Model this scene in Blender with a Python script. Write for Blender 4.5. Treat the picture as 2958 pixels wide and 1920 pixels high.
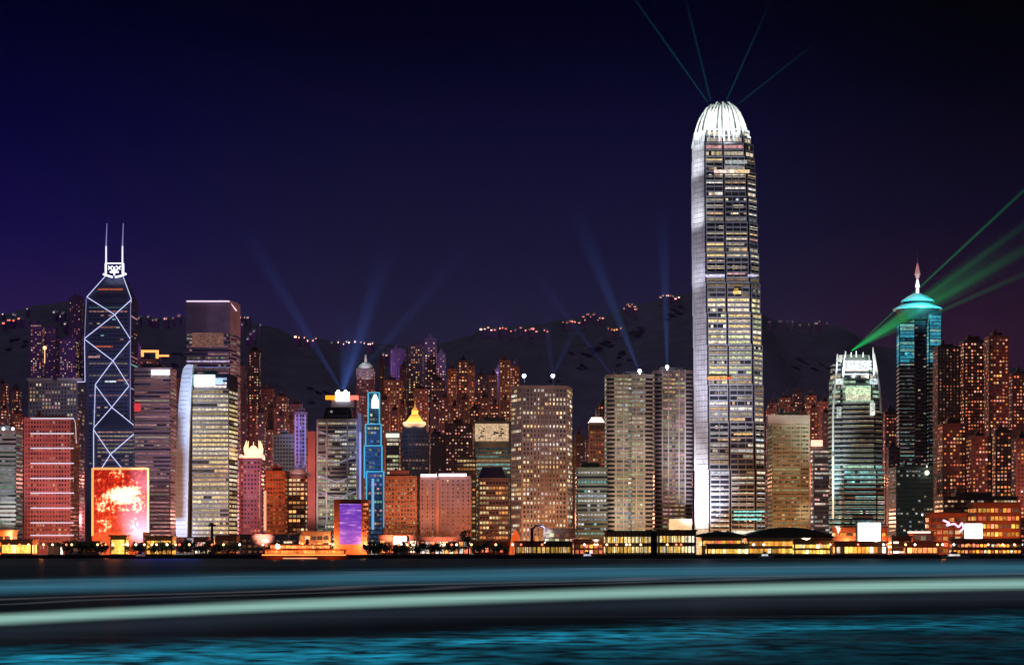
import bpy, math, random
from mathutils import Vector, Matrix
R = math.radians
sc = bpy.context.scene
for o in list(bpy.data.objects):
    bpy.data.objects.remove(o)
COL = sc.collection

# ------------------------------------------------------------------ camera
CAMZ = 12.0
cam_d = bpy.data.cameras.new("camera")
cam = bpy.data.objects.new("camera", cam_d)
COL.objects.link(cam)
cam.location = (0, 0, CAMZ)
cam.rotation_euler = (R(90), 0, 0)
cam_d.sensor_width = 36.0
cam_d.lens = 36.0 * 5280 / 2958
cam_d.shift_y = (1570 - 960) / 2958
cam_d.clip_start = 1.0
cam_d.clip_end = 30000
sc.camera = cam

# ------------------------------------------------------------------ view
sc.view_settings.view_transform = 'Standard'
sc.view_settings.look = 'None'
sc.view_settings.exposure = 0.0
sc.view_settings.gamma = 1.0
sc.render.engine = 'CYCLES'
sc.cycles.use_denoising = True
sc.cycles.use_light_tree = True
sc.cycles.max_bounces = 5
sc.cycles.diffuse_bounces = 2
sc.cycles.glossy_bounces = 3
sc.cycles.volume_bounces = 0
sc.cycles.transparent_max_bounces = 12
sc.cycles.sample_clamp_indirect = 3.0
sc.cycles.caustics_reflective = False
sc.cycles.caustics_refractive = False

# ------------------------------------------------------------------ night sky
world = bpy.data.worlds.new("World")
sc.world = world
world.use_nodes = True
nt = world.node_tree
nt.nodes.clear()
def N(t, kind, **kw):
    n = t.nodes.new(kind)
    for k, v in kw.items():
        setattr(n, k, v)
    return n
def L(t, a, b):
    t.links.new(a, b)
tc = N(nt, 'ShaderNodeTexCoord')
sep = N(nt, 'ShaderNodeSeparateXYZ')
L(nt, tc.outputs['Generated'], sep.inputs[0])
def ramp(t, stops):
    r = N(t, 'ShaderNodeValToRGB')
    cr = r.color_ramp
    while len(cr.elements) > 1:
        cr.elements.remove(cr.elements[-1])
    cr.elements[0].position = stops[0][0]
    cr.elements[0].color = (*stops[0][1], 1)
    for p, c in stops[1:]:
        e = cr.elements.new(p)
        e.color = (*c, 1)
    return r
def srgb(r, g, b):
    f = lambda v: (v / 255 / 12.92) if v / 255 <= .04045 else ((v / 255 + .055) / 1.055) ** 2.4
    return (f(r), f(g), f(b))
# sky brightness falls with height; the western (left) side is bluer, the right darker
mz = N(nt, 'ShaderNodeMath', operation='MULTIPLY'); mz.inputs[1].default_value = 3.2
L(nt, sep.outputs['Z'], mz.inputs[0])
left = ramp(nt, [(0.0, srgb(40, 24, 74)), (0.42, srgb(33, 18, 70)), (0.52, srgb(16, 9, 66)), (0.70, srgb(3, 1, 50)), (0.85, srgb(0, 0, 32)), (1.0, srgb(0, 0, 20))])
mid = ramp(nt, [(0.0, srgb(44, 36, 58)), (0.32, srgb(30, 28, 54)), (0.5, srgb(21, 19, 50)), (0.7, srgb(9, 8, 42)), (0.86, srgb(0, 0, 24)), (1.0, srgb(0, 0, 14))])
right = ramp(nt, [(0.0, srgb(52, 24, 40)), (0.36, srgb(38, 18, 40)), (0.55, srgb(14, 8, 32)), (0.78, srgb(0, 0, 10)), (0.9, srgb(0, 0, 1)), (1.0, srgb(0, 0, 0))])
for r_ in (left, mid, right):
    L(nt, mz.outputs[0], r_.inputs[0])
azl = N(nt, 'ShaderNodeMapRange', interpolation_type='SMOOTHSTEP'); azl.inputs[1].default_value = -0.29; azl.inputs[2].default_value = -0.06
azr = N(nt, 'ShaderNodeMapRange', interpolation_type='SMOOTHSTEP'); azr.inputs[1].default_value = 0.05; azr.inputs[2].default_value = 0.27
L(nt, sep.outputs['X'], azl.inputs[0]); L(nt, sep.outputs['X'], azr.inputs[0])
m1 = N(nt, 'ShaderNodeMix', data_type='RGBA'); m2 = N(nt, 'ShaderNodeMix', data_type='RGBA')
L(nt, azl.outputs[0], m1.inputs[0]); L(nt, left.outputs[0], m1.inputs[6]); L(nt, mid.outputs[0], m1.inputs[7])
L(nt, azr.outputs[0], m2.inputs[0]); L(nt, m1.outputs[2], m2.inputs[6]); L(nt, right.outputs[0], m2.inputs[7])
bg = N(nt, 'ShaderNodeBackground'); bg.inputs[1].default_value = 1.0
L(nt, m2.outputs[2], bg.inputs[0])
# a trace of the physical sky, sun just at the horizon behind the island
sky = N(nt, 'ShaderNodeTexSky', sky_type='NISHITA', sun_disc=False)
sky.sun_elevation = R(-4.0); sky.sun_rotation = R(10)
bg2 = N(nt, 'ShaderNodeBackground'); bg2.inputs[1].default_value = 0.002
L(nt, sky.outputs[0], bg2.inputs[0])
addw = N(nt, 'ShaderNodeAddShader'); wo = N(nt, 'ShaderNodeOutputWorld')
L(nt, bg.outputs[0], addw.inputs[0]); L(nt, bg2.outputs[0], addw.inputs[1]); L(nt, addw.outputs[0], wo.inputs[0])

# ------------------------------------------------------------------ the one sun lamp, added high behind the island to light the water trails
sd = bpy.data.lights.new("water_fill_sun", 'SUN'); sd.energy = 1.55; sd.angle = R(0.6); sd.color = (0.68, 1.0, .95)
so = bpy.data.objects.new("water_fill_sun", sd); COL.objects.link(so)
so.rotation_euler = Vector((0.25, -0.36, -0.90)).to_track_quat('-Z', 'Y').to_euler()

# ------------------------------------------------------------------ photo grid (2380 wide) -> world
FD, CX, HY = 4248.0, 1190.0, 1263.0
def PX(dx, Y): return (dx - CX) / FD * Y
def PZ(dy, Y): return CAMZ + (HY - dy) / FD * Y
GZ = 2.5

# ------------------------------------------------------------------ materials
MATS = {}
def princ(name, base, rough=0.6, metal=0.0, noise=0.0, nscale=0.2, spec=0.5, emit=None, estr=0.0, samp=None):
    if name in MATS: return MATS[name]
    m = bpy.data.materials.new(name); m.use_nodes = True
    t = m.node_tree; b = t.nodes['Principled BSDF']
    b.inputs['Roughness'].default_value = rough; b.inputs['Metallic'].default_value = metal
    b.inputs['Specular IOR Level'].default_value = spec
    b.inputs['Base Color'].default_value = (*base, 1)
    if noise > 0:
        c = N(t, 'ShaderNodeTexCoord'); n = N(t, 'ShaderNodeTexNoise'); n.inputs['Scale'].default_value = nscale; n.inputs['Detail'].default_value = 4
        L(t, c.outputs['Object'], n.inputs['Vector'])
        r = N(t, 'ShaderNodeMapRange'); r.inputs[1].default_value = .3; r.inputs[2].default_value = .7
        r.inputs[3].default_value = 1 - noise; r.inputs[4].default_value = 1 + noise
        L(t, n.outputs[0], r.inputs[0])
        v = N(t, 'ShaderNodeVectorMath', operation='SCALE'); v.inputs[0].default_value = base
        L(t, r.outputs[0], v.inputs['Scale']); L(t, v.outputs[0], b.inputs['Base Color'])
    if emit:
        b.inputs['Emission Color'].default_value = (*emit, 1); b.inputs['Emission Strength'].default_value = estr
    if samp: m.cycles.emission_sampling = samp
    MATS[name] = m
    return m
def wall(col, k=''):
    return princ('wall_%d_%d_%d' % tuple(int(c * 100) for c in col), col, .7, noise=.22, nscale=.06)
GLASS = princ('dark_glass', (.02, .024, .035), .16, spec=.6)
METAL = princ('steel', (.55, .57, .6), .35, metal=.8)
DARK = princ('dark_roofing', (.03, .03, .04), .7, noise=.3)
WHITEW = princ('white_cladding', (.78, .8, .82), .5, noise=.08, nscale=.1)
SILVER = princ('silver_cladding', (.30, .30, .34), .45, noise=.15, nscale=.15)
CONC = princ('concrete', (.3, .29, .27), .8, noise=.3, nscale=.15)
# lit windows: colour stored per pane, uneven room light by noise
def window_mat():
    m = bpy.data.materials.new('lit_windows'); m.use_nodes = True
    t = m.node_tree; b = t.nodes['Principled BSDF']
    b.inputs['Base Color'].default_value = (.02, .022, .03, 1); b.inputs['Roughness'].default_value = .2
    a = N(t, 'ShaderNodeAttribute'); a.attribute_name = 'glow'
    c = N(t, 'ShaderNodeTexCoord'); n = N(t, 'ShaderNodeTexNoise'); n.inputs['Scale'].default_value = .45; n.inputs['Detail'].default_value = 3; n.inputs['Roughness'].default_value = .7
    L(t, c.outputs['Object'], n.inputs['Vector'])
    r = N(t, 'ShaderNodeMapRange'); r.inputs[1].default_value = .32; r.inputs[2].default_value = .68; r.inputs[3].default_value = .35; r.inputs[4].default_value = 1.55
    L(t, n.outputs[0], r.inputs[0])
    L(t, a.outputs['Color'], b.inputs['Emission Color']); L(t, r.outputs[0], b.inputs['Emission Strength'])
    m.cycles.emission_sampling = 'NONE'
    return m
WIN = window_mat()
def emis(name, col, s, samp='NONE'):
    return princ(name, tuple(c * .5 for c in col), .5, emit=col, estr=s, samp=samp)

# ------------------------------------------------------------------ mesh collecting
ORG = {}
class MB:
    def __init__(self): self.v = []; self.f = []; self.c = []
    def poly(self, pts, col=(1, 1, 1)):
        i = len(self.v); self.v += [tuple(p) for p in pts]; self.f.append(tuple(range(i, i + len(pts)))); self.c.append(col)
    def hexa(self, p, col=(1, 1, 1), skip=()):
        i = len(self.v); self.v += [tuple(q) for q in p]
        for k, q in enumerate(((0, 3, 2, 1), (4, 5, 6, 7), (0, 1, 5, 4), (1, 2, 6, 5), (2, 3, 7, 6), (3, 0, 4, 7))):
            if k in skip: continue
            self.f.append(tuple(i + a for a in q)); self.c.append(col)
    def box(self, x0, x1, y0, y1, z0, z1, col=(1, 1, 1)):
        self.hexa([(x0, y0, z0), (x1, y0, z0), (x1, y1, z0), (x0, y1, z0), (x0, y0, z1), (x1, y0, z1), (x1, y1, z1), (x0, y1, z1)], col)
    def prism(self, poly, z0, z1, s0=1, s1=1, c0=None, c1=None, col=(1, 1, 1)):
        n = len(poly); cx = sum(p[0] for p in poly) / n; cy = sum(p[1] for p in poly) / n
        c0 = c0 or (cx, cy); c1 = c1 or c0
        a = [(c0[0] + (p[0] - cx) * s0, c0[1] + (p[1] - cy) * s0, z0) for p in poly]
        b = [(c1[0] + (p[0] - cx) * s1, c1[1] + (p[1] - cy) * s1, z1) for p in poly]
        i = len(self.v); self.v += a + b
        for k in range(n):
            j = (k + 1) % n; self.f.append((i + k, i + j, i + n + j, i + n + k)); self.c.append(col)
        self.f.append(tuple(i + n - 1 - k for k in range(n))); self.c.append(col)
        self.f.append(tuple(i + n + k for k in range(n))); self.c.append(col)
    def tube(self, a, b, r, r2=None, n=6, col=(1, 1, 1)):
        a = Vector(a); b = Vector(b); d = (b - a)
        if d.length < 1e-6: return
        d.normalize(); u = d.orthogonal().normalized(); w = d.cross(u); r2 = r if r2 is None else r2
        i = len(self.v)
        for c, rr in ((a, r), (b, r2)):
            for k in range(n):
                t = 2 * math.pi * k / n
                self.v.append(tuple(c + u * (rr * math.cos(t)) + w * (rr * math.sin(t))))
        for k in range(n):
            j = (k + 1) % n; self.f.append((i + k, i + j, i + n + j, i + n + k)); self.c.append(col)
        self.f.append(tuple(i + n - 1 - k for k in range(n))); self.c.append(col)
        self.f.append(tuple(i + n + k for k in range(n))); self.c.append(col)
    def onface(self, p0, u, nn, a, b, z0, z1, d0, d1, col=(1, 1, 1), back=False):
        q = []
        for z in (z0, z1):
            for s, d in ((a, d1), (b, d1), (b, d0), (a, d0)):
                q.append((p0[0] + u[0] * s + nn[0] * d, p0[1] + u[1] * s + nn[1] * d, z))
        self.hexa(q, col, () if back else (4,))
    def ball(self, c, r, n=8, m=5, sz=1.0, col=(1, 1, 1)):
        i = len(self.v)
        for k in range(1, m):
            t = math.pi * k / m
            for j in range(n):
                p = 2 * math.pi * j / n
                self.v.append((c[0] + r * math.sin(t) * math.cos(p), c[1] + r * math.sin(t) * math.sin(p), c[2] + r * sz * math.cos(t)))
        self.v.append((c[0], c[1], c[2] + r * sz)); self.v.append((c[0], c[1], c[2] - r * sz))
        T = len(self.v) - 2
        for k in range(m - 2):
            for j in range(n):
                j2 = (j + 1) % n; self.f.append((i + k * n + j, i + (k + 1) * n + j, i + (k + 1) * n + j2, i + k * n + j2)); self.c.append(col)
        for j in range(n):
            j2 = (j + 1) % n
            self.f.append((T, i + j, i + j2)); self.c.append(col)
            self.f.append((T + 1, i + (m - 2) * n + j2, i + (m - 2) * n + j)); self.c.append(col)
    def build(self, name, mat, parent=None, glow=False, smooth=False):
        o0 = ORG.get(parent.name, (0, 0, 0)) if parent is not None else None
        if o0 is None:
            n = max(1, len(self.v)); o0 = (sum(v[0] for v in self.v) / n, sum(v[1] for v in self.v) / n, min(v[2] for v in self.v))
        me = bpy.data.meshes.new(name)
        me.from_pydata([(a - o0[0], b - o0[1], c - o0[2]) for a, b, c in self.v], [], self.f)
        if glow:
            at = me.color_attributes.new('glow', 'FLOAT_COLOR', 'CORNER')
            buf = []
            for f, c in zip(self.f, self.c):
                buf += [c[0], c[1], c[2], 1.0] * len(f)
            at.data.foreach_set('color', buf)
        if smooth: me.polygons.foreach_set('use_smooth', [True] * len(me.polygons))
        me.materials.append(mat); me.update()
        o = bpy.data.objects.new(name, me); COL.objects.link(o)
        if parent is not None: o.parent = parent; ORG[o.name] = o0
        else: o.location = o0; ORG[o.name] = o0
        return o
def tag(o, label=None, cat=None, group=None, kind=None):
    if label: o['label'] = label
    if cat: o['category'] = cat
    if group: o['group'] = group
    if kind: o['kind'] = kind
    return o
def root(name, loc, label, cat, group=None):
    o = bpy.data.objects.new(name, None); COL.objects.link(o); o.location = loc; o.empty_display_size = 5
    ORG[o.name] = tuple(loc)
    return tag(o, label, cat, group)

# ------------------------------------------------------------------ window colours (linear)
C = dict(warm=(1, .62, .30), gold=(1, .74, .34), cream=(1, .84, .6), white=(1, .93, .84), cool=(.78, .88, 1), red=(1, .22, .10),
         orange=(1, .38, .10), teal=(.35, .85, .8), pink=(1, .42, .36), olive=(.78, .80, .42), purple=(.5, .32, 1), blue=(.25, .4, 1), green=(.55, .85, .6), rose=(1, .5, .5), amber=(1, .36, .05), yellow=(1, .56, .10))
def pick(pal, rng):
    t = rng.random() * sum(w for _, w in pal)
    for c, w in pal:
        t -= w
        if t <= 0: return C[c]
    return C[pal[0][0]]
# style: sh storey height, bw bay width, wf/hf share of bay/storey that is glass, lit share lit, run chance that a storey lights up as one strip,
#        br brightness range, dim glow of unlit panes
def S(sh=4.0, bw=3.2, wf=.8, hf=.5, lit=.5, run=.0, pal=(('warm', 1),), br=(.15, .6), dim=.006, rowvar=.3, **k):
    d = dict(sh=sh, bw=bw, wf=wf, hf=hf, lit=lit, run=run, pal=pal, br=br, dim=dim, rowvar=rowvar); d.update(k); return d
def facade(out, dark, p0, p1, z0, z1, st, rng, margin=1.0):
    ux, uy = p1[0] - p0[0], p1[1] - p0[1]; ln = math.hypot(ux, uy)
    if ln < 2.5: return
    u = (ux / ln, uy / ln); nn = (u[1], -u[0])
    nb = max(1, int(round((ln - 2 * margin) / st['bw']))); bw = (ln - 2 * margin) / nb
    ns = max(1, int((z1 - z0) / st['sh'])); sh = (z1 - z0) / ns
    skipc = st.get('cols')
    for s in range(ns):
        za = z0 + s * sh + sh * (1 - st['hf']) / 2; zb = za + sh * st['hf']
        if st.get('blank') and rng.random() < st['blank']: continue
        q = min(1, max(0, st['lit'] + rng.gauss(0, st['rowvar'])))
        strip = rng.random() < st['run']; colr = pick(st['pal'], rng); br = rng.uniform(*st['br']); 
        cur = None; runlen = 0; lit = False
        for b in range(nb):
            if runlen <= 0:
                lit = rng.random() < (max(q, .8) if strip else q)
                runlen = rng.randint(3, 9) if strip else (rng.randint(1, 3) if st.get('clump') else 1)
                if not strip: colr = pick(st['pal'], rng); br = rng.uniform(*st['br']) * (1 if rng.random() > .08 else 2.0)
                cur = None
            runlen -= 1
            a = margin + b * bw + bw * (1 - st['wf']) / 2; e = a + bw * st['wf']
            if lit:
                if cur is None: cur = MB(); out.append([0, cur])
                k = br * rng.uniform(.8, 1.2)
                cur.onface(p0, u, nn, a, e, za, zb, 0.0, .14, (colr[0] * k, colr[1] * k, colr[2] * k))
                out[-1][0] += (e - a) * (zb - za) * (.3 + k) if out[-1][1] is cur else 0
            else:
                k = st['dim'] * rng.uniform(.3, 1.7); cc = st.get('dimc', (.7, .6, 1))
                dark.onface(p0, u, nn, a, e, za, zb, 0.0, .09, (cc[0] * k, cc[1] * k, cc[2] * k))
def visible_edges(poly):
    n = len(poly)
    for k in range(n):
        p0, p1 = poly[k], poly[(k + 1) % n]
        ux, uy = p1[0] - p0[0], p1[1] - p0[1]; nx, ny = uy, -ux
        mx, my = (p0[0] + p1[0]) / 2, (p0[1] + p1[1]) / 2
        if nx * (-mx) + ny * (-my) > 0: yield k, p0, p1
def emit_windows(r, out, dark, parts, rng, name='window'):
    out = [x for x in out]
    out.sort(key=lambda x: -x[0])
    for a, m in out[:parts]:
        m.build(name, WIN, r, glow=True)
    rest = MB()
    for a, m in out[parts:] + [[0, dark]]:
        i = len(rest.v); rest.v += m.v; rest.f += [tuple(i + q for q in f) for f in m.f]; rest.c += m.c
    if rest.f:
        o = rest.build('windows', WIN, r, glow=True); o['kind'] = 'stuff'
def boxpoly(x0, x1, Y, dep):
    ya, yb = Y, Y + dep
    XL = PX(x0, ya if x0 < CX else yb); XR = PX(x1, yb if x1 < CX else ya)
    return [(XL, ya), (XR, ya), (XR, yb), (XL, yb)]
def tower(name, label, x0, x1, yt, Y, st, dep=None, col=(.25, .22, .22), zb=None, parts=24, cat='office tower', poly=None, group=None,
          slab=0, pier=0, plant=True, seed=None, body='body', margin=1.0, top=0, bodymat=None, foot=4):
    rng = random.Random(seed if seed is not None else int(x0 * 7 + yt * 13))
    w = (x1 - x0) / FD * Y
    dep = dep if dep is not None else max(12, min(34, w * .8))
    poly = poly or boxpoly(x0, x1, Y, dep)
    zb = GZ if zb is None else zb; zt = PZ(yt, Y)
    cx = sum(p[0] for p in poly) / len(poly); r = root(name, (cx, Y, zb), label, cat, group)
    m = MB(); m.prism(poly, zb, zt)
    strip = slab > 0
    m.build(body, bodymat or (GLASS if strip else wall(col)), r)
    trim = MB()
    out, dark = [], MB()
    n = len(poly)
    for k, p0, p1 in visible_edges(poly):
        facade(out, dark, p0, p1, zb + foot, zt - 1.5 - top, st, rng, margin)
        ux, uy = p1[0] - p0[0], p1[1] - p0[1]; ln = math.hypot(ux, uy); u = (ux / ln, uy / ln); nn = (u[1], -u[0])
        z0, z1 = zb + foot, zt - 1.5 - top; ns = max(1, int((z1 - z0) / st['sh'])); sh = (z1 - z0) / ns
        if strip:
            h = sh * (1 - st['hf']) * .92
            for s in range(ns + 1):
                zc = z0 + s * sh
                trim.onface(p0, u, nn, 0, ln, zc - h / 2, zc + h / 2, .02, slab)
        if pier:
            nb = max(1, int(round(ln / pier)))
            for b in range(nb + 1):
                s = ln * b / nb; trim.onface(p0, u, nn, max(0, s - .45), min(ln, s + .45), zb, zt + .6, .022, slab + .3)
        trim.onface(p0, u, nn, 0, ln, zt - 1.2 - top, zt + 1.0, .025, slab + .2, back=True)
    trim.build('cladding' if strip or pier else 'parapet', wall(col), r)
    if plant:
        m = MB(); ww = abs(poly[1][0] - poly[0][0]); 
        xa = cx - ww * rng.uniform(.2, .35); xb = cx + ww * rng.uniform(.12, .35)
        m.box(xa, xb, Y + dep * .3, Y + dep * .8, zt, zt + rng.uniform(3, 6)); 
        m.box(xa + 2, xa + 4.5, Y + dep * .4, Y + dep * .6, zt + 2, zt + 8)
        m.tube((xb - 2, Y + dep * .4, zt + 3), (xb - 2, Y + dep * .4, zt + 13), .25)
        m.build('plant_room', wall(tuple(c * .8 for c in col)), r)
    emit_windows(r, out, dark, parts, rng)
    return r, poly, zb, zt

def lamp(kind, loc, target, col, power, size=1.0, angle=70, blend=.6, parent=None, name='flood_fill'):
    d = bpy.data.lights.new(name, kind); d.color = col; d.energy = power
    if kind in ('POINT', 'SPOT'): d.shadow_soft_size = size
    if kind == 'SPOT': d.spot_size = R(angle); d.spot_blend = blend
    o = bpy.data.objects.new(name + '_light', d); COL.objects.link(o)
    o.location = loc
    if target is not None: o.rotation_euler = (Vector(target) - Vector(loc)).to_track_quat('-Z', 'Y').to_euler()
    return o
def flood(x, y, Y, col, rad, angle=None, off=150, zl=14, dx=0, blend=.8):
    """floodlight added in front of a tower to brighten its walls, no fixture; rad is the irradiance wanted at the aim point"""
    tx, tz = PX(x, Y), PZ(y, Y); loc = (tx + dx, Y - off, zl)
    d = math.dist(loc, (tx, Y, tz)); p = rad * 4 * math.pi * d * d * (1.0 if Y < 2000 else .35)
    return lamp('SPOT', loc, (tx, Y, tz), col, p, 2.0, angle or 40, blend)

# ================================================================== SETTING
def setting():
    # harbour water: rippled surface, boat light trails painted into its colour
    m = bpy.data.materials.new('harbour_water'); m.use_nodes = True; t = m.node_tree; t.nodes.remove(t.nodes['Principled BSDF'])
    g = N(t, 'ShaderNodeNewGeometry'); s = N(t, 'ShaderNodeSeparateXYZ'); L(t, g.outputs['Position'], s.inputs[0])
    def M(op, a, b_=None, c=None):
        n = N(t, 'ShaderNodeMath', operation=op)
        for i, v in enumerate((a, b_, c)):
            if v is None: continue
            if isinstance(v, (int, float)): n.inputs[i].default_value = v
            else: L(t, v, n.inputs[i])
        return n.outputs[0]
    X, Y = s.outputs['X'], s.outputs['Y']
    def noise(sx, sy, sc_, det=3, rot=0):
        mp = N(t, 'ShaderNodeMapping'); mp.inputs['Scale'].default_value = (sx, sy, 1); mp.inputs['Rotation'].default_value = (0, 0, rot)
        L(t, g.outputs['Position'], mp.inputs[0])
        n = N(t, 'ShaderNodeTexNoise'); n.inputs['Scale'].default_value = sc_; n.inputs['Detail'].default_value = det
        L(t, mp.outputs[0], n.inputs['Vector']); return n.outputs[0]
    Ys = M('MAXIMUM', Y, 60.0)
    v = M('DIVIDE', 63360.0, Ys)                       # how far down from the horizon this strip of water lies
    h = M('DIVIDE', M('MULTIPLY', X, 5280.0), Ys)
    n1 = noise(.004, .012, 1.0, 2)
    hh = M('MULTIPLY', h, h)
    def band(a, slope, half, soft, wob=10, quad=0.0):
        """ribbon of boat light painted slantwise into the water colour"""
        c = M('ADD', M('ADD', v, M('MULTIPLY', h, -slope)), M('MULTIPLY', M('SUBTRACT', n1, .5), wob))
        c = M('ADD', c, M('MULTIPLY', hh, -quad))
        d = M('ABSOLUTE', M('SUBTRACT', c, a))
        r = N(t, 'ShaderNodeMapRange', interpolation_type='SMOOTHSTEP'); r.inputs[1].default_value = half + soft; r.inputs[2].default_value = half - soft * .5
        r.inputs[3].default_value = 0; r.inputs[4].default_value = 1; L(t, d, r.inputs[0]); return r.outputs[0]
    lightTrailA = M('MULTIPLY', band(90, -.019, 8, 24, 8, 3.9e-6), M('MULTIPLY_ADD', noise(.008, .05, 1.0, 4, .3), 1.5, .25))
    lightTrailB = M('MULTIPLY', band(152, -.0347, 8, 16, 7, 6.6e-6), M('MULTIPLY_ADD', noise(.01, .09, 1.0, 4, .5), 1.1, .5))
    lightTrailB2 = band(186, -.035, 4, 40, 8, 6.6e-6)
    # churned near water
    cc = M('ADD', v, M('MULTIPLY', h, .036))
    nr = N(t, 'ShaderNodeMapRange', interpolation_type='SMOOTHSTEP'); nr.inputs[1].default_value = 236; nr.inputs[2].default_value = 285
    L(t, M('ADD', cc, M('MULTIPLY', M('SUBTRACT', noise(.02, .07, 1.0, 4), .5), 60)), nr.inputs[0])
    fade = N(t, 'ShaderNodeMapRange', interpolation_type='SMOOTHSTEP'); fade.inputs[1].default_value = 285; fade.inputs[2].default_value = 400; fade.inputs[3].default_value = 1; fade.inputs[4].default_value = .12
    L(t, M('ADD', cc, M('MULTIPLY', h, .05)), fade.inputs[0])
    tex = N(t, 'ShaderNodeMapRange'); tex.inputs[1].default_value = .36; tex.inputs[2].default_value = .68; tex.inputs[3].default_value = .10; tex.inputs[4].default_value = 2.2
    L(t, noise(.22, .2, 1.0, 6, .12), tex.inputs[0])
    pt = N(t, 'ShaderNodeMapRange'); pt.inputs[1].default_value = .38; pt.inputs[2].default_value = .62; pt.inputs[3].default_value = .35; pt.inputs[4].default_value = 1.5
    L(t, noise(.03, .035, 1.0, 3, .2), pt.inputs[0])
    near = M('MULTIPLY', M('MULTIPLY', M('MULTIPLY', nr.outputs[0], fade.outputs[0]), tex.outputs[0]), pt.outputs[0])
    thin = N(t, 'ShaderNodeMapRange', interpolation_type='SMOOTHSTEP'); thin.inputs[1].default_value = .52; thin.inputs[2].default_value = .75; thin.inputs[4].default_value = .07
    L(t, noise(.0015, .03, 1.0, 4, .3), thin.inputs[0])
    def colmul(col, f):
        n = N(t, 'ShaderNodeVectorMath', operation='SCALE'); n.inputs[0].default_value = col; L(t, f, n.inputs['Scale']); return n.outputs[0]
    def vadd(a, b_):
        n = N(t, 'ShaderNodeVectorMath', operation='ADD'); L(t, a, n.inputs[0]); L(t, b_, n.inputs[1]); return n.outputs[0]
    col = colmul((.12, .36, .56), M('MULTIPLY', lightTrailA, .75))
    col = vadd(col, colmul((.80, 1.0, .92), M('MULTIPLY', lightTrailB, 1.0)))
    col = vadd(col, colmul((.16, .16, .24), M('MULTIPLY', lightTrailB2, .25)))
    # thin secondary light trails, painted between the two broad ones
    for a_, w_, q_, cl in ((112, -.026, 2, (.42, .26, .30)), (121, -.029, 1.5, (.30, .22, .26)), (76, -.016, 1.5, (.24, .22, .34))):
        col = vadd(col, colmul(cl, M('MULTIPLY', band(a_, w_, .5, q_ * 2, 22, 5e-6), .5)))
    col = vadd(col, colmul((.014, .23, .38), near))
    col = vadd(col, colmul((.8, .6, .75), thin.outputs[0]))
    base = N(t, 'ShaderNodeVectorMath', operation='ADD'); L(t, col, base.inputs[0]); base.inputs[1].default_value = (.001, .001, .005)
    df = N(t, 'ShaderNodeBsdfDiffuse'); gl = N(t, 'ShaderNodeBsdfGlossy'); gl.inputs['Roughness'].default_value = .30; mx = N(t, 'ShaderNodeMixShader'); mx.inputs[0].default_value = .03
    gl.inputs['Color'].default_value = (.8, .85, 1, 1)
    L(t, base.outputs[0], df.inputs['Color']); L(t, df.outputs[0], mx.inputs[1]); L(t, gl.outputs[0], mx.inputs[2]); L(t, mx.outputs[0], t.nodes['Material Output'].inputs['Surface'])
    bp = N(t, 'ShaderNodeBump'); bp.inputs['Strength'].default_value = .2; bp.inputs['Distance'].default_value = .3
    L(t, noise(.05, .12, 2.0, 5), bp.inputs['Height']); L(t, bp.outputs[0], gl.inputs['Normal'])
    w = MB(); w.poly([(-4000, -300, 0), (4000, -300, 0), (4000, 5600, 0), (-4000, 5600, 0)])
    tag(w.build('water', m), 'dark harbour water with pale teal boat light trails painted in its colour', kind='structure')
    g = MB(); g.box(-3000, 3000, 1512, 5000, .3, GZ); tag(g.build('ground', CONC), 'low city ground behind the quay', kind='structure')
    q = MB(); q.box(-3000, 3000, 1506, 1512, -.8, GZ + .6)
    for i in range(150): q.box(-600 + i * 8, -599 + i * 8, 1505, 1506, -.8, GZ + .3)
    tag(q.build('quay', princ('quay_stone', (.10, .09, .09), .8, noise=.3, nscale=.3)), 'dark stone quay edge along the water', kind='structure')
    # hills behind the city
    prof = [(-200, 760), (0, 726), (100, 700), (170, 690), (300, 728), (430, 728), (560, 738), (640, 752), (700, 778), (860, 792), (980, 800), (1090, 775), (1120, 752), (1240, 748), (1310, 732),
            (1400, 726), (1440, 706), (1500, 696), (1560, 676), (1640, 668), (1720, 690), (1800, 738), (1930, 748), (2050, 800), (2200, 830), (2400, 850), (2600, 880)]
    def P(x):
        for (a, b_), (c, d) in zip(prof, prof[1:]):
            if a <= x <= c: t_ = (x - a) / (c - a); t_ = t_ * t_ * (3 - 2 * t_); return b_ + (d - b_) * t_
        return prof[0][1] if x < 0 else prof[-1][1]
    from mathutils import noise as mn
    nx, ny = 150, 46; h = MB(); Yr = 3700
    for j in range(ny):
        Yj = 2350 + (5200 - 2350) * j / (ny - 1)
        for i in range(nx):
            dx = -150 + 2700 * i / (nx - 1); X_ = PX(dx, Yr)
            zr = PZ(P(dx), Yr)
            f = (Yj - 2350) / (Yr - 2350)
            f = f if f < 1 else max(0, 1 - (f - 1) * .9)
            f = f ** 1.25
            z = GZ - 3 + zr * f + (mn.noise(Vector((X_ * .006, Yj * .004, 3))) * 26 + mn.noise(Vector((X_ * .03, Yj * .03, 7))) * 4) * f * (1 - f) * 2.2 + mn.noise(Vector((X_ * .08, Yj * .08, 1))) * 3 * f
            h.v.append((X_, Yj, z))
    for j in range(ny - 1):
        for i in range(nx - 1):
            a = j * nx + i; h.f.append((a, a + 1, a + nx + 1, a + nx)); h.c.append((1, 1, 1))
    tag(h.build('hills', princ('hill_forest', (.032, .023, .04), .95, noise=.22, nscale=.03, spec=.0), smooth=True), 'wooded hills rising behind the towers', kind='structure')
    return P
RIDGE = setting()

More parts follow.
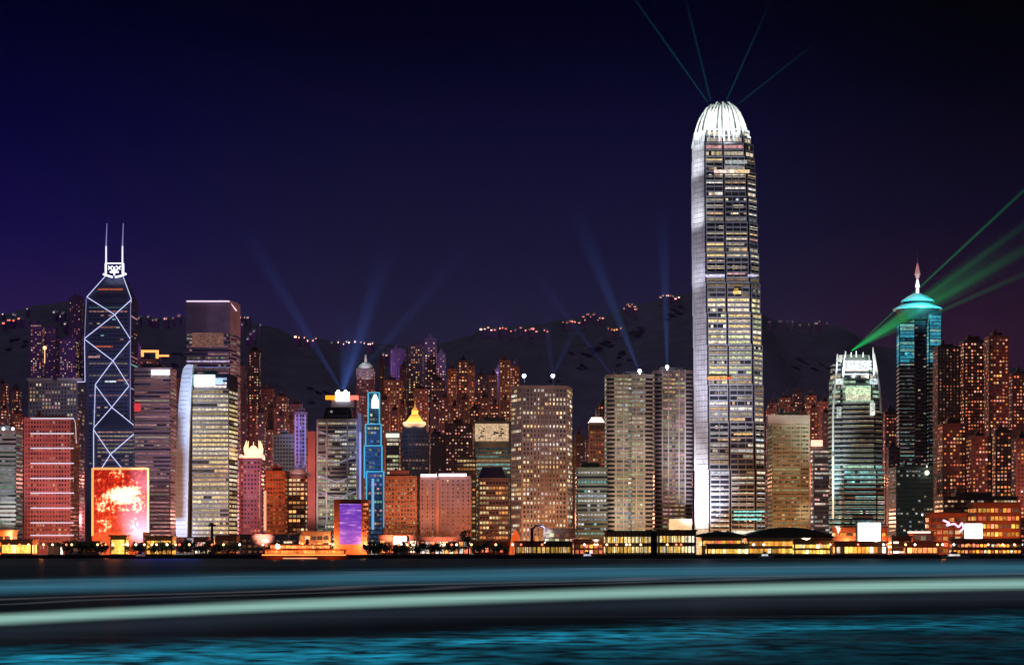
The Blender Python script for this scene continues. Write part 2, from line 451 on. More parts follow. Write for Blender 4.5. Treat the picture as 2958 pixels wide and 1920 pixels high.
def haze():
    m = bpy.data.materials.new('night_haze'); m.use_nodes = True; t = m.node_tree; t.nodes.clear()
    o = N(t, 'ShaderNodeOutputMaterial'); v = N(t, 'ShaderNodeVolumePrincipled'); v.inputs['Color'].default_value = (.86, .66, 1, 1); v.inputs['Density'].default_value = HAZE; v.inputs['Anisotropy'].default_value = 0.0
    L(t, v.outputs[0], o.inputs['Volume'])
    q = MB(); q.box(-4100, 4100, -400, 5700, -1.5, 560); h = q.build('haze', m); tag(h, 'thin violet night haze over the harbour', kind='stuff')
HAZE = .6e-5
haze()
# styles ------------------------------------------------------------
APT = S(3.6, 3.4, .5, .48, .36, pal=(('pink', 3), ('warm', 3), ('rose', 2), ('red', 2), ('cream', 1)), br=(.15, 1.0), dim=.03, dimc=(.9, .4, .6), rowvar=.15)
APT_RED = S(3.6, 3.2, .55, .5, .46, pal=(('red', 4), ('orange', 3), ('pink', 3), ('warm', 2)), br=(.18, 1.1), dim=.045, dimc=(1, .25, .2), rowvar=.15)
APT_DIM = S(3.6, 3.8, .45, .45, .20, pal=(('rose', 3), ('pink', 2), ('cream', 1), ('orange', 2)), br=(.08, .45), dim=.02, dimc=(.8, .35, .35), rowvar=.1)
APT_WARM = S(3.5, 3.4, .5, .5, .34, pal=(('warm', 3), ('cream', 3), ('orange', 2)), br=(.15, .8), dim=.012, rowvar=.18)
BROWN = (.15, .08, .075); DUSK = (.08, .06, .10); GREY = (.28, .27, .29); RED = (.42, .15, .10); TAN = (.36, .27, .2)


# ================================================================== BACKGROUND APARTMENT TOWERS
BG = [  # x0, x1, ytop, Y, style, colour, label
 (-6, 20, 892, 2300, APT_RED, DUSK, 'apartment tower with pink-red windows cut by the left edge of the photo'),
 (25, 50, 905, 2350, APT, DUSK, 'slim dark tower with a few pink windows just left of the flat-topped grey tower'),
 (70, 104, 752, 3000, APT, DUSK, 'hillside tower with orange-pink lights, leftmost of the three high on the left slope'),
 (106, 136, 762, 3000, APT_DIM, BROWN, 'hillside tower with faint red windows, middle of the three high on the left slope'),
 (138, 184, 790, 2900, APT_WARM, DUSK, 'wide hillside block with white and amber windows beside the white-braced skyscraper'),
 (160, 194, 690, 3250, APT_DIM, DUSK, 'dim apartment tower whose top rises above the ridge left of the braced skyscraper'),
 (306, 328, 800, 2500, APT, DUSK, 'narrow dim tower touching the right side of the braced skyscraper'),
 (548, 573, 850, 2400, APT_DIM, DUSK, 'narrow purple-dark tower against the right wall of the tall flat-topped skyscraper'),
 (577, 606, 815, 2500, APT, DUSK, 'slim tower with one bright white light near its top, right of the tall flat-topped skyscraper'),
 (606, 640, 905, 2450, APT_DIM, BROWN, 'low dim apartment block on the slope behind the red crowned tower'),
 (640, 672, 922, 2450, APT, BROWN, 'brown apartment block with scattered pink windows, behind the dark plain slab'),
 (674, 704, 940, 2300, APT_DIM, DUSK, 'dim apartment block just left of the violet lit tower'),
 (592, 636, 1000, 2150, APT, BROWN, 'brown mid-height block behind the red crowned tower, right shoulder side'),
 (548, 590, 960, 2200, APT, DUSK, 'mid-height block with pink windows behind the red crowned tower, left shoulder side'),
 (892, 938, 885, 2300, APT_WARM, BROWN, 'apartment tower with an orange-lit column of windows right of the cyan stepped tower'),
 (906, 944, 812, 2700, APT_DIM, DUSK, 'dim hillside tower above the orange-lit apartment tower, below the ridge lights'),
 (948, 984, 802, 2600, APT_WARM, BROWN, 'hillside tower with a pale lit panel at its top, above the golden pyramid roof'),
 (986, 1014, 786, 2650, APT, BROWN, 'tallest hillside tower of the dense cluster above the golden pyramid roof'),
 (1014, 1036, 822, 2600, APT, DUSK, 'dark slim tower at the right end of the dense hillside cluster'),
 (962, 996, 905, 2300, APT, BROWN, 'apartment tower directly behind the tip of the golden pyramid roof'),
 (1000, 1036, 885, 2250, APT, DUSK, 'dark tower with a column of white window dots right of the golden pyramid'),
 (1040, 1062, 858, 2300, APT_RED, BROWN, 'red-lit apartment tower with a bright pink window near the top'),
 (1064, 1088, 838, 2350, APT_RED, DUSK, 'tallest of the red-lit apartment towers, rounded dark top'),
 (1089, 1103, 850, 2330, APT_RED, BROWN, 'thin red-lit apartment tower at the right of the red cluster'),
 (1108, 1130, 872, 2400, APT, DUSK, 'thin dark tower with two pale windows left of the amber-topped tower'),
 (1134, 1156, 872, 2380, APT, DUSK, 'thin dark tower with green-white windows near the top, before the amber-topped tower'),
 (1160, 1186, 838, 2350, APT_WARM, BROWN, 'amber-topped apartment tower just left of the round-lamped office slab'),
 (1184, 1208, 852, 2450, APT_RED, BROWN, 'apartment tower with warm windows partly hidden by the office slab with roof lamps'),
 (1034, 1100, 985, 2050, APT, BROWN, 'broad brown apartment block in the middle below the red-lit towers'),
 (995, 1036, 1010, 2050, APT_DIM, DUSK, 'dark apartment block right of the tower with the golden pyramid'),
 (1320, 1336, 1038, 1950, APT_WARM, (.4, .22, .1), 'narrow orange-lit tower squeezed right of the office slab with roof lamps'),
 (1392, 1412, 940, 2000, APT_RED, BROWN, 'thin tower with red windows left of the twin banded towers'),
 (1784, 1806, 938, 2350, APT_RED, DUSK, 'small tower with bright red roof lights right of the tallest skyscraper'),
 (1808, 1838, 925, 2450, APT, BROWN, 'dim tower second from the tallest skyscraper on its right'),
 (1842, 1866, 912, 2500, APT, DUSK, 'highest of the small towers between the tallest skyscraper and its shorter sibling'),
 (1870, 1898, 920, 2400, APT_RED, BROWN, 'small apartment tower with warm lit upper windows above the pink rooftop sign'),
 (1900, 1934, 934, 2350, APT, BROWN, 'small brown tower just left of the green-lit claw-topped tower'),
 (2052, 2086, 958, 2050, APT_RED, DUSK, 'dark tower with a string of red lights between the claw-topped tower and the cyan-roofed tower'),
 (2060, 2090, 1040, 1950, APT_DIM, DUSK, 'low dark tower at the foot of the string of red lights'),
 (2168, 2232, 806, 1900, S(3.4, 3.4, .4, .5, .34, pal=(('pink', 3), ('warm', 2), ('red', 3)), br=(.1, .5), dim=.03, dimc=(1, .5, .45), rowvar=.1), BROWN, 'wide brown apartment tower touching the right side of the cyan-roofed tower'),
 (2228, 2292, 792, 1950, APT_RED, (.2, .09, .08), 'tallest broad apartment tower of the right-hand cluster, with small roof lights'),
 (2287, 2345, 782, 1850, APT_RED, (.3, .12, .1), 'apartment tower with orange-red vertical stripes under its roof'),
 (2204, 2340, 812, 2060, APT_RED, (.13, .05, .045), 'broad flat-topped red-brown slab filling the gaps behind the right-hand apartment towers'),
 (2340, 2400, 868, 1900, APT_RED, BROWN, 'apartment tower with a white roof light cut by the right edge of the photo'),
 (2178, 2246, 985, 1780, APT_RED, (.2, .09, .08), 'lower brown apartment block in front of the wide brown apartment tower'),
 (2246, 2306, 1015, 1760, APT_RED, (.2, .09, .08), 'lower reddish apartment block in front of the tallest of the right cluster'),
 (2304, 2352, 1000, 1770, APT_RED, (.3, .12, .1), 'lower apartment block with orange window rows under the orange-striped tower'),
 (2350, 2400, 1020, 1700, APT_RED, BROWN, 'low block with warm windows at the right edge of the photo'),
]
ORD = ['first', 'second', 'third', 'fourth', 'fifth', 'sixth', 'seventh', 'eighth', 'ninth', 'tenth', 'eleventh', 'twelfth', 'thirteenth', 'fourteenth', 'fifteenth', 'sixteenth']
def row(spec, Y0, styles, text):
    for i_, (x_, w_, y_) in enumerate(spec):
        BG.append((x_, x_ + w_, y_, Y0 + (i_ * 37) % 90, styles[i_ % len(styles)], (BROWN, DUSK)[i_ % 2], 'apartment tower, %s from left in the row %s' % (ORD[i_], text)))
row([(540, 20, 925), (560, 16, 905), (578, 20, 940), (600, 18, 960), (622, 18, 948), (642, 22, 968), (666, 18, 975)], 2110, (APT, APT_DIM, APT_RED), 'above the red crowned tower')
row([(884, 22, 930), (908, 18, 955), (928, 16, 940), (1000, 22, 935), (1024, 20, 925), (1046, 22, 945), (1070, 20, 930), (1092, 22, 950), (1116, 20, 925), (1138, 22, 940), (1162, 24, 930)], 2120, (APT, APT_RED, APT_WARM, APT), 'behind the cream-topped block')
row([(880, 14, 840), (930, 16, 850), (1036, 14, 880), (1100, 12, 895), (1150, 12, 860)], 2500, (APT_DIM, APT), 'highest on the slope behind the golden pyramid')
row([(1780, 24, 950), (1806, 22, 962), (1830, 20, 945), (1856, 20, 956), (1880, 22, 948), (1908, 24, 960)], 2200, (APT, APT_RED, APT_DIM), 'behind the olive-brown tower')
row([(196, 18, 905), (0, 24, 950), (28, 26, 962)], 2250, (APT, APT_RED), 'low behind the left-edge blocks')
row([(412, 16, 880), (540, 14, 880)], 2300, (APT_DIM,), 'beside the flat-topped skyscraper')
row([(1336, 22, 1010), (1360, 18, 1022)], 2080, (APT_DIM, APT), 'in the gap right of the lamp-topped slab')
for i, (x0, x1, yt, Y, st, col, lab) in enumerate(BG):
    near = Y < 2100
    if Y > 2480: col = (.035, .022, .026)
    tower('apartment_tower', lab, x0, x1, yt, Y, st, col=col, parts=22 if near else 10, cat='apartment tower', seed=100 + i, zb=GZ if Y < 2300 else GZ + (Y - 2300) * .04,
          pier=0)
# ================================================================== MAIN TOWERS
SODIUM = (1, .42, .16); WARML = (1, .72, .5); COOLL = (.8, .88, 1); MAUVE = (.8, .55, 1)
def ring(x, y, z, r, col, mat, parent, name='lamp_head'):
    m = MB(); m.ball((x, y, z), r); return m.build(name, mat, parent)

# 1 grey glass block, left edge
r, poly, zb, zt = tower('office_tower', 'low grey-green glass block cut by the left edge, its foot washed white', -20, 52, 1002, 1720,
    S(4, 3, .94, .42, .75, run=.8, pal=(('cool', 2), ('green', 2), ('cream', 2)), br=(.06, .28)), slab=.25, col=(.45, .5, .5), parts=36, seed=1)
for dx in (8, 30):
    ring(PX(dx, 1722), 1722, PZ(996, 1722), 1.3, None, emis('roof_lamp_glow', (.8, .85, 1), 9), r, 'roof_lamp')
flood(24, 1190, 1720, (1, .8, .75), 3.2, 26, off=60); flood(20, 1120, 1720, (.75, 1, .9), .7, 40, off=120)

# 2 red-brown block with white bands
r, poly, zb, zt = tower('office_tower', 'red-brown office block crossed by ten white-lit horizontal bands', 56, 184, 972, 1680,
    S(4.0, 2.6, .7, .5, .14, pal=(('warm', 3), ('orange', 2), ('cream', 1)), br=(.15, .6), dim=.05, dimc=(1, .25, .2), rowvar=.15), col=(.5, .2, .17), parts=50, seed=2, pier=2.9)
bandm = emis('white_band_light', (.85, .84, 1), .62)
for y in (1001, 1043, 1080, 1122, 1160, 1200):
    pass
for i, y in enumerate((972, 1007, 1041, 1076, 1111, 1145, 1180, 1214, 1243)):
    m = MB(); z = PZ(y, 1680); xa = PX(72, 1680); xb = PX(172, 1680)
    m.box(xa, xb, 1678.4, 1679.6, z - .55, z + .55)
    m.build('light_band', bandm, r)
m = MB(); m.tube((PX(176, 1680), 1679, PZ(982, 1680)), (PX(178, 1680), 1679, PZ(1030, 1680)), .35); m.tube((PX(172, 1680), 1679, PZ(972, 1680)), (PX(176, 1680), 1679, PZ(982, 1680)), .35)
m.build('corner_light', bandm, r)
flood(120, 1170, 1680, (1, .34, .28), 1.3, 70, off=130); flood(120, 1030, 1680, (1, .42, .6), .9, 60, off=150, zl=40)

# 3 flat-topped grey tower behind it
r, poly, zb, zt = tower('office_tower', 'grey tower with two window-lit wings under one flat roof bar, behind the white-banded block', 66, 196, 886, 2060,
    S(4.2, 3.6, .5, .6, .30, pal=(('cream', 2), ('rose', 3), ('warm', 2)), br=(.10, .5), dim=.02, rowvar=.12, clump=1), col=(.3, .24, .28), parts=50, seed=3, pier=18, plant=False)
m = MB(); m.box(PX(64, 2058), PX(122, 2058), 2055, 2061, zt + 1, zt + 3.6); m.box(PX(134, 2058), PX(190, 2058), 2055, 2061, zt + 1, zt + 3.6)
m.build('roof_beam', wall((.6, .5, .5)), r); flood(125, 980, 2060, (1, .75, .8), .5, 24, off=220, zl=60)

# 4 braced skyscraper
def braced():
    Y = 2060
    r = root('braced_skyscraper', (PX(262, Y), Y, GZ), 'dark prism skyscraper outlined by white diagonal bracing with two white roof masts', 'skyscraper')
    f = lambda x, y, yy=Y: (PX(x, yy), yy - .8, PZ(y, yy))
    dep = 42
    def P4(x0, x1, Y0, d): return [(PX(x0, Y0), Y0), (PX(x1, Y0), Y0), (PX(x1, Y0), Y0 + d), (PX(x0, Y0), Y0 + d)]
    m = MB(); zs = PZ(692, Y)
    m.prism(P4(200, 303, Y, dep), GZ, zs)
    a = P4(200, 303, Y, dep); top = P4(249, 286, Y + 8, 22)
    i = len(m.v); m.v += [(*p, zs) for p in a] + [(*p, PZ(641, Y)) for p in top]
    for k in range(4): j = (k + 1) % 4; m.f.append((i + k, i + j, i + 4 + j, i + 4 + k)); m.c.append((1, 1, 1))
    m.f.append((i + 4, i + 5, i + 6, i + 7)); m.c.append((1, 1, 1))
    Yb = Y - 20
    b = P4(220, 324, Yb, 22); m.prism(b, GZ, PZ(997, Yb))
    j0 = len(m.v); m.v += [(*p, PZ(997, Yb)) for p in b] + [(PX(262, Y), Y, PZ(948, Y))]
    for k in range(4): m.f.append((j0 + k, j0 + (k + 1) % 4, j0 + 4)); m.c.append((1, 1, 1))
    m.build('glass_body', princ('blue_glass', (.07, .075, .15), .3), r); flood(262, 1000, Y, (.6, .6, 1), 1.3, 46, off=260, zl=60); flood(262, 800, Y, (.6, .55, 1), 1.3, 34, off=260, zl=90)
    line = emis('brace_light', (.62, .66, 1), 1.0); line2 = emis('brace_light_dim', (.5, .45, .85), .42)
    segs = [((246, 641), (202, 690)), ((286, 641), (305, 693)), ((202, 690), (267, 731)), ((305, 697), (267, 731)), ((267, 731), (197, 786)), ((267, 731), (303, 787)),
            ((197, 788), (263, 838)), ((303, 791), (263, 838)), ((263, 838), (222, 893)), ((263, 838), (300, 896)), ((222, 895), (260, 946)), ((300, 897), (260, 946)),
            ((305, 693), (305, 703))]
    fr = [((260, 946), (218, 994)), ((260, 946), (323, 997)), ((218, 998), (257, 1055)), ((323, 998), (257, 1055)), ((257, 1055), (232, 1095)), ((257, 1055), (290, 1095)), ((218, 994), (218, 1096)), ((323, 997), (324, 1096))]
    for p, q in segs:
        m = MB(); m.tube(f(*p), f(*q), .5); m.build('diagonal_brace', line, r)
    for p, q in fr:
        m = MB(); m.tube(f(p[0], p[1], Yb), f(q[0], q[1], Yb), .55); m.build('diagonal_brace', line, r)
    for p, q in (((201, 694), (197, 786)), ((197, 786), (198, 887)), ((304, 703), (303, 990)), ((222, 893), (219, 990)), ((198, 887), (180, 887))):
        m = MB(); m.tube(f(*p), f(*q), .45); m.build('edge_light', line if p[1] > 740 and p[0] < 300 else line2, r)
    wm = emis('mast_light', (.75, .75, 1), 1.3); wd = emis('mast_light_dim', (.4, .36, .75), .6)
    for x in (248, 286):
        m = MB(); m.tube(f(x - 1, 636), f(x - 1, 572), 1.1, .9); mst = m.build('mast', wm, r)
        m = MB(); m.tube(f(x - 1, 572), f(x + 1, 519), .8, .4); m.build('mast_tip', wd, mst)
    m = MB()
    for a_, b_ in (((246, 612), (287, 612)), ((246, 612), (246, 640)), ((287, 612), (287, 640)), ((240, 637), (252, 641)), ((252, 641), (262, 644)), ((268, 644), (282, 641)), ((282, 641), (294, 636)),
                   ((252, 618), (266, 632)), ((281, 618), (266, 632)), ((256, 632), (276, 632)), ((266, 620), (266, 640)), ((252, 626), (262, 618)), ((280, 626), (270, 618))):
        m.tube(f(*a_), f(*b_), 1.1 if a_[1] > 630 or a_[0] == b_[0] else .7)
    m.build('roof_frame', emis('roof_frame_light', (.75, .78, 1), 1.8), r)
    rng = random.Random(4); out, dark = [], MB()
    st = S(4.4, 4.2, .8, .36, .07, run=.2, pal=(('rose', 2), ('cream', 2), ('teal', 1), ('pink', 2)), br=(.08, .45), dim=.012, dimc=(.35, .4, 1), rowvar=.1)
    p = P4(200, 303, Y, dep)
    facade(out, dark, p[0], p[1], PZ(1090, Y), zs - 4, st, rng, 3); facade(out, dark, p[1], p[2], PZ(990, Y), zs - 4, st, rng, 3)
    facade(out, dark, b[0], b[1], PZ(1240, Yb), PZ(999, Yb), S(4.4, 4.2, .85, .4, .2, run=.6, pal=(('rose', 2), ('cream', 1)), br=(.06, .3), dimc=(.4, .4, 1)), rng, 3)
    for (xa, xb, y, c, s) in ((228, 286, 672, C['red'], .35), (216, 262, 805, C['red'], .35), (205, 232, 829, C['rose'], .45), (244, 270, 886, C['cool'], .9), (272, 300, 883, C['pink'], .3), (232, 270, 760, C['pink'], .16)):
        q = MB(); q.onface((PX(xa, Y), Y), (1, 0), (0, -1), 0, PX(xb, Y) - PX(xa, Y), PZ(y, Y) - 1, PZ(y, Y) + 1, .0, .2, tuple(v * s for v in c)); out.append([999, q])
    emit_windows(r, out, dark, 70, rng)
braced()

# 5 red light-picture building
def red_screen():
    Y = 1600
    m = bpy.data.materials.new('light_picture'); m.use_nodes = True; t = m.node_tree; b = t.nodes['Principled BSDF']
    c = N(t, 'ShaderNodeTexCoord'); s = N(t, 'ShaderNodeSeparateXYZ'); L(t, c.outputs['Generated'], s.inputs[0])
    n = N(t, 'ShaderNodeTexNoise'); n.inputs['Scale'].default_value = 15.0; n.inputs['Detail'].default_value = 4; n.inputs['Roughness'].default_value = .6; n.inputs['Distortion'].default_value = .5
    L(t, c.outputs['Generated'], n.inputs['Vector'])
    def M(op, a, b_):
        q = N(t, 'ShaderNodeMath', operation=op)
        for i, v in enumerate((a, b_)):
            if isinstance(v, (int, float)): q.inputs[i].default_value = v
            else: L(t, v, q.inputs[i])
        return q.outputs[0]
    def blob(cx, cz, sx, sz, g):
        dx = M('DIVIDE', M('SUBTRACT', s.outputs['X'], cx), sx); dz = M('DIVIDE', M('SUBTRACT', s.outputs['Z'], cz), sz)
        return M('MULTIPLY', M('MAXIMUM', M('SUBTRACT', 1.0, M('ADD', M('MULTIPLY', dx, dx), M('MULTIPLY', dz, dz))), 0), g)
    v = M('ADD', blob(.55, .60, .42, .17, .42), blob(.78, .74, .22, .14, .22)); v = M('ADD', v, blob(.5, .5, .55, .3, .15))
    for (a, b_) in ((.2, .12), (.75, .13), (.12, .42), (.86, .42), (.45, .95)): v = M('ADD', v, blob(a, b_, .17, .16, .2))
    v = M('ADD', v, M('MULTIPLY', M('SUBTRACT', n.outputs[0], .5), 1.25)); v = M('ADD', v, .27)
    rp = ramp(t, [(.0, (.06, .002, .002)), (.26, (.28, .008, .004)), (.38, (.62, .02, .008)), (.46, (.9, .09, .02)), (.52, (1, .5, .2)), (.60, (1, .85, .55)), (.8, (1, .95, .85))])
    L(t, v, rp.inputs[0]); L(t, rp.outputs[0], b.inputs['Emission Color']); b.inputs['Emission Strength'].default_value = 1.15
    b.inputs['Base Color'].default_value = (.1, .02, .02, 1); m.cycles.emission_sampling = 'FRONT'
    r = root('light_picture_building', (PX(282, Y), Y, GZ), 'broad block whose whole front is a glowing red and gold light picture', 'building')
    q = MB(); q.prism(boxpoly(214, 348, Y, 30), GZ, PZ(1088, Y)); q.build('body', wall((.3, .12, .1)), r)
    q = MB(); q.box(PX(219, Y), PX(342, Y), Y - 1.6, Y - .2, PZ(1236, Y), PZ(1092, Y)); q.build('light_picture', m, r)
    fm = emis('orange_frame_light', (1, .42, .14), 1.1)
    for a in ((214, 218, 1244, 1087), (343, 347, 1236, 1087)):
        q = MB(); q.box(PX(a[0], Y), PX(a[1], Y), Y - 2.2, Y - .15, PZ(a[2], Y), PZ(a[3], Y)); q.build('frame', fm, r)
    q = MB(); q.box(PX(218, Y) + .01, PX(343, Y) - .01, Y - 2.1, Y - .1, PZ(1091, Y), PZ(1086, Y)); q.build('frame', fm, r)
    lamp('POINT', (PX(282, Y), Y - 30, 30), None, (1, .2, .06), 60000, 6)
red_screen()

# 6 striped tower
r, poly, zb, zt = tower('office_tower', 'mauve office tower with window stripes and white roof sign, right of the braced skyscraper', 311, 410, 856, 1900,
    S(4.2, 3.4, .92, .42, .62, run=.75, pal=(('rose', 4), ('pink', 2), ('cream', 2)), br=(.06, .34), dim=.015, rowvar=.25), slab=.2, col=(.36, .28, .36), parts=60, seed=6, bodymat=GLASS)
m = MB(); m.box(PX(352, 1898), PX(394, 1898), 1897, 1899.5, PZ(870, 1898), PZ(859, 1898)); m.build('roof_sign', emis('white_sign', (1, .93, 1), 2.2), r)
m = MB(); m.box(PX(313, 1898), PX(326, 1898), 1896.5, 1899.5, PZ(955, 1898), PZ(937, 1898)); m.build('side_sign', emis('red_sign', (1, .06, .08), .6), r)
flood(365, 980, 1900, (.9, .7, 1), .6, 40, off=200, zl=40)
r, poly, zb, zt = tower('apartment_tower', 'tower with a glowing orange roof crown above the white roof sign', 324, 368, 836, 2350, APT, col=DUSK, parts=12, cat='apartment tower', seed=61, plant=False)
m = MB(); Yc = 2345
m.box(PX(328, Yc), PX(368, Yc), Yc, Yc + 3, PZ(818, Yc), PZ(813, Yc)); m.box(PX(328, Yc), PX(333, Yc), Yc + .01, Yc + 3, PZ(828, Yc), PZ(818, Yc)); m.box(PX(362, Yc), PX(368, Yc), Yc + .01, Yc + 3, PZ(832, Yc), PZ(818, Yc)); m.box(PX(368, Yc), PX(392, Yc), Yc + .02, Yc + 3, PZ(828, Yc), PZ(824, Yc))
m.build('roof_crown', emis('orange_crown_light', (1, .36, .10), 1.8), r)

# 7 tall flat-topped skyscraper
def flat_topped():
    Y = 2060
    P = [(PX(432, Y), Y), (PX(534, Y), Y), (PX(550, Y + 18), Y + 18), (PX(550, Y + 18), Y + 45), (PX(436, Y), Y + 45)]
    st = S(4.3, 2.9, .88, .5, .25, run=.6, pal=(('rose', 3), ('cream', 2), ('cool', 1)), br=(.05, .3), dim=.014, dimc=(.5, .4, 1), rowvar=.25)
    r, poly, zb, zt = tower('skyscraper', 'tall square-shouldered skyscraper with a thin white light line along its flat roof', 432, 550, 700, Y, st, poly=P, slab=.18, col=(.3, .24, .4), parts=60, cat='skyscraper', seed=7, plant=False, top=PZ(700, Y) - PZ(770, Y))
    ln = emis('roof_line_light', (.95, .75, .95), .85)
    m = MB(); m.tube((PX(434, Y), Y - .9, zt), (PX(532, Y), Y - .9, zt), .8); m.tube((PX(532, Y), Y - .9, zt), (PX(550, Y + 16), Y + 15, zt - 8.5), .8); m.build('roof_line', ln, r)
    m = MB(); m.onface((PX(446, Y), Y), (1, 0), (0, -1), 0, PX(520, Y) - PX(446, Y), PZ(806, Y), PZ(773, Y), .19, .6, (.16, .075, .06))
    m.build('lit_service_floors', WIN, r, glow=True)
    for y in (839, 853): m = MB(); m.onface((PX(434, Y), Y), (1, 0), (0, -1), 0, PX(534, Y) - PX(434, Y), PZ(y + 1.6, Y), PZ(y - 1.2, Y), .19, .7, (.6, .5, .75) if y == 839 else (.16, .13, .3)); m.build('light_band', WIN, r, glow=True)
    flood(485, 800, Y, (.75, .45, .9), .45, 22, off=250, zl=90); flood(485, 960, Y, (.3, .35, 1), .35, 22, off=250, zl=60)
flat_topped()

# 8 curved blue-white fin tower with gold floors
def fin_tower():
    Y = 1680
    r = root('fin_tower', (PX(480, Y), Y, GZ), 'gold-lit office tower with a tall curved pale blue fin down its left side', 'office tower')
    zb, zt = GZ, PZ(905, Y)
    P = [(PX(446, Y), Y), (PX(532, Y), Y), (PX(541, Y), Y + 30), (PX(436, Y), Y + 30)]
    m = MB(); m.prism(P, zb, PZ(868, Y)); m.build('body', GLASS, r)
    rng = random.Random(8); out, dark = [], MB()
    st = S(4.0, 2.6, .95, .56, .86, run=.92, pal=(('gold', 5), ('cream', 3), ('warm', 1)), br=(.28, .95), dim=.05, dimc=(1, .7, .3), rowvar=.2)
    facade(out, dark, P[0], P[1], zb + 14, zt, st, rng, .6); facade(out, dark, P[1], P[2], zb + 14, zt, st, rng, .6)
    for k in range(3):
        q = MB(); y = (880, 890, 898)[k]; q.onface(P[0], (1, 0), (0, -1), 2, 32, PZ(y + 3, Y), PZ(y - 3, Y), 0, .3, tuple(v * (.75, .9, .8)[k] for v in ((.5, .62, 1), (.8, .8, 1), (1, .85, .8))[k])); out.append([999, q])
    emit_windows(r, out, dark, 80, rng)
    tr = MB(); z0, z1 = zb + 14, zt; ns = int((z1 - z0) / 4)
    for s in range(ns + 1): tr.onface(P[0], (1, 0), (0, -1), 0, PX(532, Y) - PX(446, Y), z0 + s * (z1 - z0) / ns - .7, z0 + s * (z1 - z0) / ns + .7, .02, .3)
    tr.build('cladding', wall((.3, .24, .2)), r)
    m = MB(); prof = [(1247, 412, 438), (1180, 410, 439), (1080, 411, 441), (980, 415, 444), (920, 419, 447), (880, 424, 447), (858, 428, 450), (848, 436, 452)]
    for (ya, a0, a1), (yb_, b0, b1) in zip(prof, prof[1:]):
        q = [(PX(a0, Y), Y - 6, PZ(ya, Y)), (PX(a1, Y), Y - 6, PZ(ya, Y)), (PX(a1, Y), Y + 20, PZ(ya, Y)), (PX(a0, Y), Y + 20, PZ(ya, Y)),
             (PX(b0, Y), Y - 6, PZ(yb_, Y)), (PX(b1, Y), Y - 6, PZ(yb_, Y)), (PX(b1, Y), Y + 20, PZ(yb_, Y)), (PX(b0, Y), Y + 20, PZ(yb_, Y))]
        m.hexa(q)
    m.build('fin', WHITEW, r)
    m = MB()
    for s in range(38):
        y = 1240 - s * 10.3
        xa = 412 + max(0, (950 - y)) * .16 if y < 950 else 411; m.tube((PX(xa, Y) + .4, Y - 6.1, PZ(y, Y)), (PX(xa + 26, Y) - 1, Y - 6.1, PZ(y, Y)), .14)
    m.build('fin_joints', wall((.3, .35, .5)), r)
    m = MB(); m.box(PX(452, Y), PX(500, Y), Y - 3.2, Y - .4, PZ(896, Y), PZ(871, Y)); m.build('roof_sign', emis('cyan_white_sign', (.55, .95, 1), 2.4, 'FRONT'), r)
    m = MB(); m.box(PX(500, Y) + .1, PX(518, Y), Y - 3, Y - .45, PZ(892, Y), PZ(880, Y)); m.build('sign_end', emis('blue_sign', (.4, .6, 1), 1.2), r)
    m = MB(); m.box(PX(470, Y), PX(500, Y), Y + 6, Y + 20, PZ(868, Y), PZ(858, Y)); m.build('plant_room', wall((.4, .42, .5)), r)
    flood(425, 1110, Y, (.52, .66, 1), 3.4, 62, off=130, dx=-26); flood(430, 900, Y, (.52, .66, 1), 2.2, 34, off=130, zl=30, dx=-26); flood(428, 850, Y, (.5, .64, 1), 2.0, 30, off=120, zl=60, dx=-20); flood(424, 1190, Y, (.66, .8, 1), .6, 40, off=60, dx=-30)
    lamp('SPOT', (PX(475, Y), 1500, 12), (PX(478, 1330), 1300, 0), (.10, .14, 1), 1.6e5, 30, 90, 1)  # added blue spot that puts a blue glow on the water
fin_tower()

# 9 red crowned tower
def crowned():
    Y = 1700
    r, poly, zb, zt = tower('crowned_tower', 'slim dark red tower under a bright cream lit crown roof', 556, 614, 1066, Y,
        S(3.8, 3.2, .5, .5, .22, pal=(('pink', 3), ('red', 3), ('orange', 2)), br=(.12, .7), dim=.03, dimc=(1, .3, .6), rowvar=.12), col=(.3, .1, .12), parts=50, cat='tower', seed=9, plant=False)
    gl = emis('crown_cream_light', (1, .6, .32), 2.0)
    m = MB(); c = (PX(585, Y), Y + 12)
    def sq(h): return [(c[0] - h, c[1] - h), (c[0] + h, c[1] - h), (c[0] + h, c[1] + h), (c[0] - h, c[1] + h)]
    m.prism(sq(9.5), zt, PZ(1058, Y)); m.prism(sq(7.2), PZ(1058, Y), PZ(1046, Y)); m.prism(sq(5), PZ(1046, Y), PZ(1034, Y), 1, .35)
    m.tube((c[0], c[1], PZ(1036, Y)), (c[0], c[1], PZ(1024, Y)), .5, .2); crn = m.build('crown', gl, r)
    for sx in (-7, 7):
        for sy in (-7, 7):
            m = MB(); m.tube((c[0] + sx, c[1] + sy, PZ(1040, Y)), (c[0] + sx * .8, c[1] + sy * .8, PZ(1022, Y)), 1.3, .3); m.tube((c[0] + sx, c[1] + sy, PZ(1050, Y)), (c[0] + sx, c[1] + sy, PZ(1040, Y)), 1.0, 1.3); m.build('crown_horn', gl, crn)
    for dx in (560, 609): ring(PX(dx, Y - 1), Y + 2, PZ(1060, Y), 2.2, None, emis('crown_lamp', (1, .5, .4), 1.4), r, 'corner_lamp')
    m = MB(); m.tube((PX(603, Y), Y - .6, PZ(1205, Y)), (PX(603, Y), Y - .6, PZ(1095, Y)), .3); m.build('vertical_light', emis('orange_line', (1, .35, .15), .55), r)
    flood(585, 1180, Y, (1, .25, .3), 1.2, 34, off=130); flood(585, 1080, Y, (.9, .25, .6), .8, 26, off=130)
crowned()

